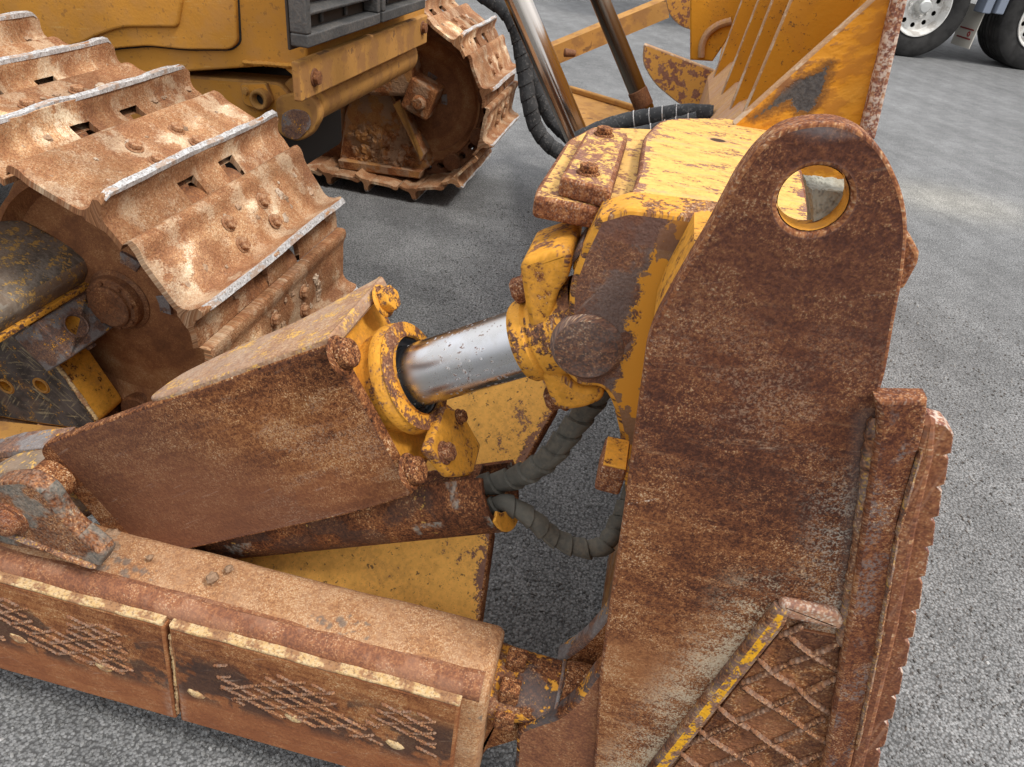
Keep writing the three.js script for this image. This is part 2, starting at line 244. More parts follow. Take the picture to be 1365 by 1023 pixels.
const mChromeDark = new THREE.MeshStandardMaterial({ name: 'dull_rod_chrome', color: new THREE.Color().setRGB(0.24, 0.2, 0.16), metalness: 1, roughness: 0.22 });
const mHose = steel('hose_rubber', small((x, y, q) => { const b = smp(nB, x * 2 / P, y * 2 / P), g = smp(nG, x * 2 / P, y * 2 / P); const s = 0.028 + 0.03 * b; q.r = s; q.g = s * 1.02; q.b = s * 1.05; if (g > 0.9) over(q, 0.2, 0.19, 0.18, 0.4); q.rough = 0.5 + 0.3 * b; q.h = 0.5; }));
const mSleeve = steel('dusty_hose_wrap', small((x, y, q) => { const b = smp(nB, x * 2 / P, y * 2 / P), g = smp(nG, x * 2 / P, y * 2 / P), a = smp(nA, x / P, y / P); const s = 0.065 + 0.045 * b; q.r = s * 1.03; q.g = s; q.b = s * 0.86; over(q, 0.3, 0.24, 0.17, 0.25 * a * g); q.rough = 0.75; q.h = 0.5 + 0.3 * (g - 0.5); }));
const mMudFrame = steel('muddy_frame_steel', tile((x, y, q) => { const a = smp(nA, x / P, y / P), b = smp(nB, x * 2 / P, y * 2 / P), g = smp(nG, x * 2 / P, y * 2 / P); rust(x, y, q, 0.45, 0.6); over(q, 0.40, 0.21, 0.07, 0.5 * sstep(0.3, 0.7, a)); over(q, 0.29, 0.19, 0.12, 0.75 * sstep(0.3, 0.75, b)); q.rough = 0.9; q.h = 0.5 + 0.4 * (g - 0.5) + 0.3 * (b - 0.5); }, { bump: 0.004 }));
const mMud = steel('dried_mud', tile((x, y, q) => { const a = smp(nA, x * 2 / P, y * 2 / P), b = smp(nB, x * 3 / P, y * 3 / P), g = smp(nG, x * 2 / P, y * 2 / P), s = 0.6 + 0.5 * b; q.r = 0.34 * s; q.g = 0.22 * s; q.b = 0.14 * s; over(q, 0.52, 0.43, 0.33, 0.6 * sstep(0.55, 0.95, a)); q.rough = 0.95; q.h = 0.5 + 0.5 * (g - 0.5) + 0.4 * (b - 0.5); }, { bump: 0.004 }));
const mWeldPale = steel('chalky_yellow_edge', small((x, y, q) => { const b = smp(nB, x * 4 / P, y * 4 / P), g = smp(nG, x * 3 / P, y * 3 / P); q.r = 0.50; q.g = 0.32; q.b = 0.13; over(q, 0.60, 0.46, 0.28, g * 0.9); over(q, 0.26, 0.12, 0.06, 0.8 * sstep(0.5, 0.75, b)); if (smp(nH, x * 2 / P, y * 2 / P) > 0.8) over(q, 0.12, 0.06, 0.04, 0.6); q.rough = 0.85; q.h = 0.5 + 0.4 * (g - 0.5); }));
const mGrille = steel('grey_grille_metal', small((x, y, q) => { const a = smp(nA, x / P, y / P), g = smp(nG, x * 2 / P, y * 2 / P); const s = 0.05 + 0.025 * a; q.r = s; q.g = s * 1.0; q.b = s * 1.0; over(q, 0.24, 0.2, 0.16, 0.3 * g * a); q.rough = 0.6; q.h = 0.5; }));
const mBlack = new THREE.MeshStandardMaterial({ name: 'sooty_black', color: new THREE.Color().setRGB(0.018, 0.016, 0.014), roughness: 0.8 });
const mSeal = new THREE.MeshStandardMaterial({ name: 'seal_rubber', color: new THREE.Color().setRGB(0.016, 0.02, 0.025), roughness: 0.4 });
const mRadiator = new THREE.MeshStandardMaterial({ name: 'radiator_core', color: new THREE.Color().setRGB(0.05, 0.036, 0.026), roughness: 0.9 });

/* ---------- scene bookkeeping ---------- */
const used = new Map();
function numbered(n) { const k = used.get(n) ?? -1; used.set(n, k + 1); return k < 0 ? n : n + '_' + String(k + 1).padStart(3, '0'); }
function tag(o, label, category, group, kind) { if (label) o.userData.label = label; if (category) o.userData.category = category; if (group) o.userData.group = group; if (kind) o.userData.kind = kind; return o; }
const shade = (m) => { m.castShadow = true; m.receiveShadow = true; return m; };
function structure(name, g, m) { const o = shade(new THREE.Mesh(g, m)); o.name = name; o.userData.kind = 'structure'; scene.add(o); return o; }
function thing(name, label, category, group) { const o = new THREE.Group(); o.name = numbered(name); tag(o, label, category, group); scene.add(o); return o; }
function part(name, g, m, parent, label) { const o = shade(new THREE.Mesh(g, m)); o.name = numbered(name); if (label) o.userData.label = label; parent.add(o); return o; }
const dup = (o, parent) => { const c = o.clone(); c.name = numbered(o.name.replace(/_\d{3}$/, '')); parent.add(c); return c; };
const mWeldLat = steel('hardfacing_steel', small((x, y, q) => { const b = smp(nB, x * 4 / P, y * 4 / P), g = smp(nG, x * 2 / P, y * 2 / P); rust(x, y, q, 0.36, 1); over(q, 0.30, 0.21, 0.155, 0.15 + 0.6 * sstep(0.4, 0.8, b) * g); q.rough = 0.5; q.h = 0.5 + 0.5 * (g - 0.5); }));
const mEar = steel('brown_grey_steel', small((x, y, q) => { rust(x, y, q, 0.27, 0.9); const b = smp(nB, x * 2 / P, y * 2 / P), h = smp(nH, x * 2 / P, y * 2 / P); over(q, 0.1 + 0.1 * h, 0.115 + 0.1 * h, 0.105 + 0.09 * h, 0.7 * sstep(0.4, 0.75, b)); over(q, 0.36, 0.27, 0.2, 0.4 * h * h); }));
const mGreyJ = steel('worn_joint_steel', small((x, y, q) => { rust(x, y, q, 0.26, 0.9); const b = smp(nB, x * 2 / P, y * 2 / P); over(q, 0.1, 0.095, 0.095, 0.6 * sstep(0.3, 0.7, b)); paint(x + 0.1, y + 0.05, q, 0.12, YEL, 0.3); q.rough = 0.4 + 0.3 * b; }));
const mYelRust = steel('rust_edged_yellow', small((x, y, q) => { rust(x, y, q, 0.38, 0.9); over(q, 0.16, 0.1, 0.085, 0.3); paint(x, y, q, 0.34, YEL, 0.4); }));
const mGreyB = steel('boss_rust', small((x, y, q) => { rust(x, y, q, 0.32, 1.2); const b = smp(nB, x * 2 / P, y * 2 / P), h = smp(nH, x * 2 / P, y * 2 / P); over(q, 0.16 + 0.08 * h, 0.13 + 0.08 * h, 0.12 + 0.08 * h, 0.25 + 0.3 * b); }));
const mShelf = steel('shelf_paint', small((x, y, q) => { rust(x, y, q, 0.42, 0.9); over(q, 0.22, 0.12, 0.1, 0.4); const s = smp(nS, y / P, x / P); paint(x, y, q, 0.74 + (s - 0.5) * 0.3, [0.6, 0.36, 0.11], 0.3); }));
const mMottleRed = steel('rust_with_paint_flecks', small((x, y, q) => { rust(x, y, q, 0.42, 1); over(q, 0.23, 0.12, 0.1, 0.45); paint(x + 0.2, y, q, 0.33, [0.58, 0.36, 0.1], 0.3, 2, 2); }));
const mWeldGrey = steel('grey_weld', small((x, y, q) => { const b = smp(nB, x * 4 / P, y * 4 / P), h = smp(nH, x * 2 / P, y * 2 / P); rust(x, y, q, 0.36, 1.2); over(q, 0.24, 0.21, 0.19, 0.5 * b); if (h > 0.85 && b > 0.5) over(q, 0.55, 0.3, 0.05, 0.7); q.rough = 0.6; }));
const mBarB = steel('notched_bar_rust', small((x, y, q) => { rust(x, y, q, 0.38, 0.9, 2, 1); over(q, 0.21, 0.085, 0.055, 0.4); const s = smp(nS, x * 2 / P, y * 1 / P); over(q, 0.36, 0.2, 0.13, 0.4 * sstep(0.7, 1, s)); }));
const mWedgeYel = steel('wedge_bar_paint', small((x, y, q) => { rust(x, y, q, 0.4, 1.2); over(q, 0.3, 0.22, 0.19, 0.35); paint(x + 0.37, y + 0.02, q, 0.6, [0.72, 0.36, 0.02], 0.15, 2, 2); }));
const mRustPink = steel('chalky_rust', small((x, y, q) => { rust(x, y, q, 0.52, 1); over(q, 0.4, 0.24, 0.19, 0.45); const h = smp(nH, x * 2 / P, y * 2 / P); if (h > 0.8) over(q, 0.65, 0.58, 0.48, 0.6); }));
const mField = steel('field_rust', small((x, y, q) => { rust(x, y, q, 0.38, 0.9, 2, 2); const a = smp(nB, x * 1.6 / P, y * 1.6 / P); over(q, 0.26, 0.11, 0.055, 0.6 * sstep(0.4, 0.8, a)); over(q, 0.06, 0.03, 0.025, 0.5 * sstep(0.35, 0.1, a)); }, { bump: 0.003 }));
const mRustEar = steel('ear_rust', small((x, y, q) => { rust(x, y, q, 0.37, 0.7); over(q, 0.18, 0.08, 0.055, 0.4); }));
const mEdgePale = steel('pale_worn_edge', small((x, y, q) => { rust(x, y, q, 0.5, 0.8); over(q, 0.5, 0.34, 0.2, 0.5); const b = smp(nB, x * 3 / P, y * 3 / P); if (b > 0.6) over(q, 0.6, 0.5, 0.38, 0.5); }));
const mRustPale = steel('pitted_pale_rust', small((x, y, q) => { rust(x, y, q, 0.42, 1.3); over(q, 0.24, 0.11, 0.1, 0.4); const h = smp(nG, x * 2 / P, y * 2 / P); over(q, 0.58, 0.48, 0.4, sstep(0.55, 0.8, h) * 0.75); q.h = h; }, { bump: 0.002 }));
const mWeathered = steel('weathered_pink_yellow', small((x, y, q) => { const a = smp(nA, x / P, y / P), s = smp(nS, x * 1 / P, y * 1 / P); rust(x, y, q, 0.56, 0.6); over(q, 0.52, 0.31, 0.14, 0.6); over(q, 0.42, 0.26, 0.2, 0.5 * sstep(0.5, 0.8, s)); q.rough = 0.85; }));

/* ---------- the yard: one asphalt sheet ---------- */
{
  const S = 1.2;
  const s = surface({ x0: 0, y0: 0, w: S, h: S, ppm: 2048 / S, f: (x, y, q) => {
    const u = x / S, v = y / S;
    const f1 = smp(nC.F, u * 3, v * 3), id = near(nC.I, u * 3, v * 3), d = smp(nC.D, u * 3, v * 3), f2 = smp(nW.F, u * 7, v * 7), g = smp(nG, u * 6, v * 6), a = smp(nA, u * 1, v * 1), h = smp(nH, u * 5, v * 5);
    const stone = sstep(0.02, 0.14, d) * sstep(0.66, 0.4, f1);
    let s0 = mix(0.075, 0.15 + 0.09 * id * id + 0.05 * (g - 0.5), stone);
    s0 *= (0.9 + 0.2 * a) * (0.88 + 0.24 * smp(nB, u * 2, v * 2)); if (h > 0.93 && id > 0.6) s0 += 0.12; s0 *= 0.92 + 0.14 * sstep(0.1, 0.5, f2);
    q.r = s0 * 1.0; q.g = s0 * 1.005; q.b = s0 * 1.0; q.rough = 0.82 + 0.12 * g; q.h = 0.25 + 0.5 * stone * (1 - f1 * 0.5) + 0.2 * (g - 0.5);
  } });
  const mAsphalt = new THREE.MeshStandardMaterial({ name: 'asphalt', map: s.map, roughnessMap: s.orm, bumpMap: s.orm, bumpScale: 0.004, roughness: 1, metalness: 0, vertexColors: true });
  const xs = [], zs = []; // finer near the machine
  for (let i = 0; i <= 150; i++) xs.push(-7.5 + i * 0.1); for (let i = 0; i <= 170; i++) zs.push(-15 + i * 0.1);
  const ax = [-150, -60, -25, -12, ...xs, 12, 25, 60, 150], az = [-300, -120, -60, -30, -20, ...zs, 4, 12, 40, 150];
  const pos = [], uv = [], col = [], idx = [];
  const pale = at(1265, 268, 'Y', 0);
  for (const z of az) for (const x of ax) {
    pos.push(x, 0, z); uv.push(x, -z);
    let k = 1 + 0.2 * (lump(x + 3, z, 9.3) - 0.5) + 0.08 * (lump(x, z + 7, 2.7) - 0.5);
    const dx = (x - pale[0]) / 0.42, dz = (z - pale[2]) / 0.28, p = Math.exp(-((dx * dx + dz * dz) ** 1.2)) * 0.75; // patch of pale spilled dust
    col.push(k * (1 + p * 0.95), k * (1 + p * 0.85), k * (1 + p * 0.62));
  }
  const w = ax.length;
  for (let j = 0; j < az.length - 1; j++) for (let i = 0; i < w - 1; i++) { const a = j * w + i; idx.push(a, a + w, a + 1, a + 1, a + w, a + w + 1); }
  const g = new THREE.BufferGeometry(); g.setAttribute('position', new THREE.Float32BufferAttribute(pos, 3)); g.setAttribute('uv', new THREE.Float32BufferAttribute(uv, 2)); g.setAttribute('color', new THREE.Float32BufferAttribute(col, 3)); g.setIndex(idx); g.computeVertexNormals();
  structure('asphalt_yard', g, mAsphalt);
  // loose chippings bedded in the surface where the camera is close to it
  const areas = [[-1.7, 0.2, -1.0, -0.28, 11000], [0.3, 2.6, -2.8, -0.5, 20000], [-0.7, 0.3, -3.0, -0.5, 9000]];
  const stone = new THREE.IcosahedronGeometry(1, 0), sp = stone.attributes.position, wob = new Map();
  for (let i = 0; i < sp.count; i++) { const key = [sp.getX(i), sp.getY(i), sp.getZ(i)].map((v) => v.toFixed(3)).join(); if (!wob.has(key)) wob.set(key, 0.7 + 0.55 * rnd()); const k = wob.get(key); sp.setXYZ(i, sp.getX(i) * k, sp.getY(i) * k, sp.getZ(i) * k); }
  stone.computeVertexNormals();
  const total = areas.reduce((n, a) => n + a[4], 0), mC = new THREE.MeshStandardMaterial({ name: 'chipping', roughness: 0.85, color: 0xffffff });
  const im = new THREE.InstancedMesh(stone, mC, total); let n = 0; const M = new THREE.Matrix4(), Q = new THREE.Quaternion(), E = new THREE.Euler(), C = new THREE.Color();
  for (const [x0, x1, z0, z1, cnt] of areas) for (let i = 0; i < cnt; i++) {
    const r = 0.0014 + 0.0032 * rnd() ** 2, x = mix(x0, x1, rnd()), z = z1 + (z0 - z1) * rnd() ** 1.8;
    E.set(rnd() * 6, rnd() * 6, rnd() * 6); Q.setFromEuler(E);
    M.compose(V3(x, r * (0.1 + 0.35 * rnd()), z), Q, V3(r * (1 + 0.6 * rnd()), r * 0.8, r * (0.8 + 0.5 * rnd()))); im.setMatrixAt(n, M);
    const s1 = 0.10 + 0.14 * rnd() ** 1.3 + (rnd() > 0.97 ? 0.16 : 0); C.setRGB(s1, s1, s1 * 0.98); im.setColorAt(n++, C);
  }
  im.name = 'asphalt_chippings'; tag(im, 'fine grey stone chippings loose on the asphalt around the machine', 'chippings', null, 'stuff'); im.receiveShadow = true; scene.add(im);
}

/* ================= THE BULLDOZER ================= */
const dozer = thing('bulldozer', 'muddy yellow and rust crawler bulldozer with worn blade end plate', 'bulldozer');
const D = (name, g, m, label) => part(name, g, m, dozer, label);

function hexBolt(r, h) { // axis z, sits on z = 0
  const pts = []; for (let i = 0; i < 6; i++) pts.push(V2(r * Math.cos(i * Math.PI / 3), r * Math.sin(i * Math.PI / 3)));
  const head = slab(roundPoly(pts, r * 0.18), h, h * 0.8, r * 0.12), w = cyl(r * 1.25, r * 1.2, h * 0.22, 28, r * 0.06);
  return merge([boxUV(crease(head, 0.5)), w]);
}
function wornBolt(r, h) { // hexagon rounded off by wear
  const pts = []; for (let i = 0; i < 6; i++) pts.push(V2(r * Math.cos(i * Math.PI / 3 + 0.3), r * Math.sin(i * Math.PI / 3 + 0.3)));
  const head = slab(roundPoly(pts, r * 0.42), h, h * 0.8, r * 0.2), w = cyl(r * 1.22, r * 1.14, h * 0.26, 28, r * 0.08);
  return merge([boxUV(crease(head, 0.9)), w]);
}
function roundBolt(r, h) { return merge([boxUVcyl(crease((() => { const g = lathe([[0.0001, h], [r * 0.45, h * 0.99], [r * 0.78, h * 0.9], [r * 0.93, h * 0.72], [r, h * 0.45], [r * 1.02, h * 0.2], [r * 1.3, h * 0.16], [r * 1.32, 0]].reverse(), 26); g.rotateX(Math.PI / 2); return g; })(), 0.7))]); }
function weldBead(p0, p1, r, pitch = 0.006, wob = 0.25, seedv = 1) { // rippled bead from p0 to p1
  const len = V3(...p0).distanceTo(V3(...p1)), n = Math.max(4, Math.round(len / pitch * 4));
  return tube([p0, [mix(p0[0], p1[0], 0.5) + (lump(seedv, len, 1) - 0.5) * r, mix(p0[1], p1[1], 0.5) + (lump(len, seedv, 1) - 0.5) * r, mix(p0[2], p1[2], 0.5)], p1], (t, a, s) => { const e = Math.min(1, Math.min(t, 1 - t) * len / r * 0.8 + 0.35); return r * e * (1 + wob * (Math.abs((s / pitch + 0.2 * Math.cos(a)) % 1 - 0.5) * 2 - 0.5) + wob * (lump(s * 0.7 + seedv, a * 0.02, 0.05) - 0.5)); }, n, 8);
}

/* ----- crawler tracks ----- */
const IDL = [-0.981, 0.387];
function shoeSkin(sd) {
  const prof = [[-0.098, -0.004], [-0.096, 0.004], [-0.088, 0.0065], [-0.078, 0.006], [-0.068, 0.002], [-0.058, 0], [-0.045, 0], [-0.032, 0], [-0.02, 0], [-0.008, 0], [0.004, 0], [0.014, 0], [0.022, 0.001], [0.03, 0.006], [0.036, 0.016], [0.039, 0.032], [0.041, 0.043], [0.0445, 0.046], [0.049, 0.046], [0.0525, 0.043], [0.054, 0.03], [0.056, 0.014], [0.061, 0.004], [0.068, -0.001], [0.078, -0.005], [0.088, -0.011], [0.098, -0.017]];
  const nw = 56, W = 0.56, pos = [], uv = [], idx = [], col = [], cnt = prof.length;
  const notch = (s, w) => s > 0.06 && (Math.abs(w - 0.065) < 0.021 || Math.abs(w + 0.065) < 0.021);
  for (const inner of [0, 1]) for (let j = 0; j < cnt; j++) for (let i = 0; i <= nw; i++) {
    const w = (i / nw - 0.5) * W; let [s, n] = prof[j];
    const e = sstep(0, 0.06, 0.5 - Math.abs(i / nw - 0.5));
    const plate = sstep(-0.06, -0.045, s) * sstep(0.028, 0.01, s), foot = sstep(0.05, 0.056, s) * sstep(0.085, 0.065, s);
    const m = smp(nB, w * 1.9 + sd * 0.37, s * 1.9 + sd * 0.71), m2 = smp(nA, w * 1.3 + sd * 0.17, s * 1.3 + sd * 0.53);
    const mud = plate * (0.0035 * sstep(0.62, 0.95, m2) * (0.5 + m) + 0.003 * m) + foot * 0.0015 * sstep(0.5, 0.9, m2);
    if (inner) { const flat = s > 0.03 && s < 0.062 ? -0.001 : n; n = Math.min(flat, 0.004) - 0.011; s *= 0.985; }
    else { n += mud * e + 0.0012 * (m - 0.5); if (j > 14 && j < 21) { n += 0.0022 * (m - 0.5) - (j > 15 && j < 20 ? 0.012 * sstep(0.03, 0, 0.5 - Math.abs(i / nw - 0.5)) : 0); s += 0.0018 * (m2 - 0.5); } if (j <= 2) s += 0.0015 * (m2 - 0.5); }
    const cr = inner ? 0 : (plate + foot) * sstep(0.55, 0.95, m2) * (0.5 + m) + 0.35 * plate * sstep(0.6, 1, m), dk = 1 - 0.25 * sstep(0.6, 0.2, m2); col.push(dk * (1 + 0.55 * cr), dk * (1 + 0.8 * cr), dk * (1 + 0.95 * cr));
    pos.push(s, n, w); uv.push(w + 0.3 + sd * 0.13, s + (n > 0.01 ? n : 0) + sd * 0.21);
  }
  const o2 = cnt * (nw + 1), id = (k, j, i) => k * o2 + j * (nw + 1) + i;
  const open = (j, i) => notch((prof[j][0] + prof[j + 1][0]) / 2, ((i + 0.5) / nw - 0.5) * W);
  for (let j = 0; j < cnt - 1; j++) for (let i = 0; i < nw; i++) { if (open(j, i)) continue; idx.push(id(0, j, i), id(0, j + 1, i + 1), id(0, j + 1, i), id(0, j, i), id(0, j, i + 1), id(0, j + 1, i + 1)); idx.push(id(1, j, i), id(1, j + 1, i), id(1, j + 1, i + 1), id(1, j, i), id(1, j + 1, i + 1), id(1, j, i + 1));
    if (j < cnt - 2 && prof[j][0] > 0.05) for (const di of [-1, 1]) if (i + di >= 0 && i + di < nw && open(j, i + di)) { const e = di < 0 ? i : i + 1; idx.push(id(0, j, e), id(0, j + 1, e), id(1, j + 1, e), id(0, j, e), id(1, j + 1, e), id(1, j, e)); } }
  for (const i of [0, nw]) for (let j = 0; j < cnt - 1; j++) idx.push(id(0, j, i), id(1, j, i), id(1, j + 1, i), id(0, j, i), id(1, j + 1, i), id(0, j + 1, i));
  for (const j of [0, cnt - 1]) for (let i = 0; i < nw; i++) { if (j && open(j - 1, i)) continue; idx.push(id(0, j, i), id(0, j, i + 1), id(1, j, i + 1), id(0, j, i), id(1, j, i + 1), id(1, j, i)); }
  const g = new THREE.BufferGeometry(); g.setAttribute('position', new THREE.Float32BufferAttribute(pos, 3)); g.setAttribute('uv', new THREE.Float32BufferAttribute(uv, 2)); g.setAttribute('color', new THREE.Float32BufferAttribute(col, 3)); g.setIndex(idx);
  return crease(g, 0.75);
}
const edgeGeo = (sd) => { const g = new THREE.BoxGeometry(0.0135, 0.007, 0.545, 2, 1, 60), p = g.attributes.position; for (let i = 0; i < p.count; i++) { const w = p.getZ(i), m = smp(nB, w * 2.2 + sd * 0.37, sd * 0.71), top = p.getY(i) > 0; p.setXYZ(i, p.getX(i) * (top ? 0.82 : 1.06) + 0.0468 + 0.0025 * (smp(nA, w * 1.3 + sd * 0.2, 0.3) - 0.5), 0.0445 + p.getY(i) + (top ? 0.004 * (m - 0.5) - 0.010 * sstep(0.262, 0.275, Math.abs(w)) : -0.006 * sstep(0.262, 0.275, Math.abs(w))), w); } g.computeVertexNormals(); return boxUV(crease(g, 0.8)); };
function clodGeo(sd, n, where) { // mud clods on the plate, joined into one piece
  const list = []; for (let k = 0; k < n; k++) { const r = 0.0025 + 0.007 * lump(sd + k * 0.31, k * 0.7, 1) ** 3, g = new THREE.IcosahedronGeometry(1, 2), p = g.attributes.position; for (let i = 0; i < p.count; i++) { const f = 0.7 + 0.6 * smp(nB, p.getX(i) * 0.35 + k * 0.13 + sd, p.getY(i) * 0.35 + p.getZ(i) * 0.21); p.setXYZ(i, p.getX(i) * r * 1.3 * f, p.getY(i) * r * 0.5 * f, p.getZ(i) * r * 1.2 * f); } const q = where(k); g.translate(q[0], q[1], q[2]); g.computeVertexNormals(); list.push(boxUV(g)); } return merge(list);
}
const linkShape = (() => { // one side of a chain link: two eyes and a waist, s along, n outward (0 = under the plate)
  const p = roundPoly([V2(-0.112, -0.066), V2(-0.112, -0.012), V2(-0.07, -0.012), V2(-0.06, 0), V2(0.06, 0), V2(0.07, -0.012), V2(0.112, -0.012), V2(0.112, -0.066), V2(0.06, -0.07), V2(-0.06, -0.07)], 0.02);
  return (z) => slab(p, z + 0.014, 0.028, 0.003, [circle(-0.03, -0.034, 0.017, 0.014), circle(0.03, -0.034, 0.017, 0.014)]);
})();
const linkGeo = boxUV(merge([linkShape(0.062), linkShape(-0.062)]));
const pinGeo = (() => { const g = cyl(0.04, 0.04, 0.175, 30, 0.004); g.translate(0, 0, -0.085); g.translate(-0.0875, -0.045, 0); return g; })();
const boltGeo = (() => { const g = hexBolt(0.0125, 0.011); g.rotateX(-Math.PI / 2); return g; })();
const mShoe = mTrack.clone(); mShoe.name = 'track_shoe_rust'; mShoe.vertexColors = true;
const shoeProtos = [1, 2, 3].map((sd) => {
  const o = new THREE.Mesh(shoeSkin(sd), mShoe); o.name = 'track_shoe';
  const add = (n, g, m, pos) => { const c = new THREE.Mesh(g, m); c.name = n; if (pos) c.position.set(...pos); shade(c); o.add(c); };
  add('grouser_edge', edgeGeo(sd), mBare); add('link', linkGeo, mTrackDark, [0, -0.011, 0]); add('pin', pinGeo, mTrackDark, [0, -0.011, 0]);
  for (const s of [-0.04, 0.004]) for (const w of [-0.062, 0.062]) add('bolt', boltGeo, mTrack, [s, 0.003, w]);
  const cl = clodGeo(sd * 0.77, 34, (k) => { const a = lump(k * 0.37 + sd, 0.2, 1), b = lump(0.4, k * 0.53 + sd, 1), c = lump(k * 0.61, sd * 0.3, 1); return c > 0.25 ? [-0.055 + 0.075 * a, 0.001, (b - 0.5) * 0.5] : [0.058 + 0.004 * a, 0.002, (b > 0.5 ? 0.12 + 0.3 * (b - 0.5) : -0.12 - 0.3 * b)]; });
  const c = new THREE.Mesh(cl, mMud); c.name = 'mud_clods'; c.userData.kind = 'stuff'; shade(c); o.add(c);
  return o;
});
let shoeN = 0;
function placeShoe(center, normalDeg, z) { // centre of the plate's outer face, direction of its outward normal
  const o = shoeProtos[shoeN++ % 3].clone(); o.name = numbered('track_shoe'); shade(o);
  const th = normalDeg * Math.PI / 180, n = V3(Math.cos(th), Math.sin(th), 0), t = V3(Math.sin(th), -Math.cos(th), 0);
  o.matrixAutoUpdate = true; o.quaternion.setFromRotationMatrix(new THREE.Matrix4().makeBasis(t, n, V3(0, 0, 1))); o.position.set(center[0], center[1], z); dozer.add(o); return o;
}
const R_OUT = 0.331, PITCH = 0.1735;
function track(zc, phase, upper, lower) {
  const arc = []; for (let a = phase; a > -88; a -= 34.3) if (a < 92) arc.push(a);
  for (const a of arc) { const r = a * Math.PI / 180; placeShoe([IDL[0] + R_OUT * Math.cos(r), IDL[1] + R_OUT * Math.sin(r)], a, zc); }
  // upper run climbs back to the raised sprocket, lower run lies on the ground
  const th = 80.7 * Math.PI / 180, n = [Math.cos(th), Math.sin(th)], t = [Math.sin(th), -Math.cos(th)], adv = (66.3 - phase) * Math.PI / 180 * R_OUT;
  for (let k = 0; k < upper; k++) { const s = adv - k * PITCH; placeShoe([-1.044 + t[0] * s, 0.74 + t[1] * s], 80.7, zc); }
  const last = arc[arc.length - 1] - 34.3, fl = Math.max(0, (-90 - last)) * Math.PI / 180 * R_OUT * 0.9;
  for (let k = 0; k < lower; k++) placeShoe([IDL[0] - fl - k * PITCH - 0.02, IDL[1] - R_OUT], -90 - (k ? 0 : 2), zc);
  // idler wheel with stepped web
  const idp = [[0.03, 0.072], [0.09, 0.068], [0.13, 0.058], [0.19, 0.05], [0.215, 0.05], [0.232, 0.054], [0.245, 0.072], [0.252, 0.086], [0.262, 0.086], [0.268, 0.03], [0.29, 0.026], [0.292, 0]];
  const g = lathe([...idp, ...[...idp].reverse().map(([r, y]) => [r, -y])], 80); g.rotateX(Math.PI / 2);
  const w = D('idler', boxUVcyl(crease(g, 0.5)), mIdler); w.position.set(IDL[0], IDL[1], zc);
  return w;
}
const mIdler = steel('idler_rust', tile((x, y, q) => { const r = Math.hypot(x, y), s = smp(nS, 0.2, r * 2.2 / P); rust(x, y, q, 0.47 + (s - 0.5) * 0.24, 0.5); over(q, 0.24, 0.115, 0.06, 0.35); q.rough = 0.65; }, { x0: -0.3, y0: -0.3, bump: 0.001 }));
const idlNear = track(-1.17, 66.3, 6, 3), idlFar = track(-3.11, 61.5, 4, 7);
for (const [w, s] of [[idlNear, 1], [idlFar, 1]]) {
  const hub = part('hub', (() => { const g = lathe([[0.0001, 0.108], [0.04, 0.108], [0.044, 0.105], [0.044, 0.098], [0.052, 0.097], [0.056, 0.092], [0.058, 0.076], [0.066, 0.072], [0.07, 0.06]].reverse(), 48); g.rotateX(Math.PI / 2); return boxUVcyl(crease(g, 0.5)); })(), mTrackDark, w);
  for (let k = 0; k < 8; k++) { const b = part('bolt', hexBoltSmall(), mTrackDark, w); b.position.set(0.049 * Math.cos(k * Math.PI / 4 + 0.2), 0.049 * Math.sin(k * Math.PI / 4 + 0.2), 0.096); }
  for (const a of [0.1, 1.15]) { const b = part('balance_pad', (() => { const pts = []; for (let t = -0.2; t <= 0.201; t += 0.1) pts.push(V2(0.113 * Math.cos(a + t), 0.113 * Math.sin(a + t))); for (let t = 0.2; t >= -0.201; t -= 0.1) pts.push(V2(0.088 * Math.cos(a + t), 0.088 * Math.sin(a + t))); return boxUV(slab(pts, 0.07, 0.014, 0.002)); })(), mGrey, w); }
}
function hexBoltSmall() { return hexBolt(0.0045, 0.005); }

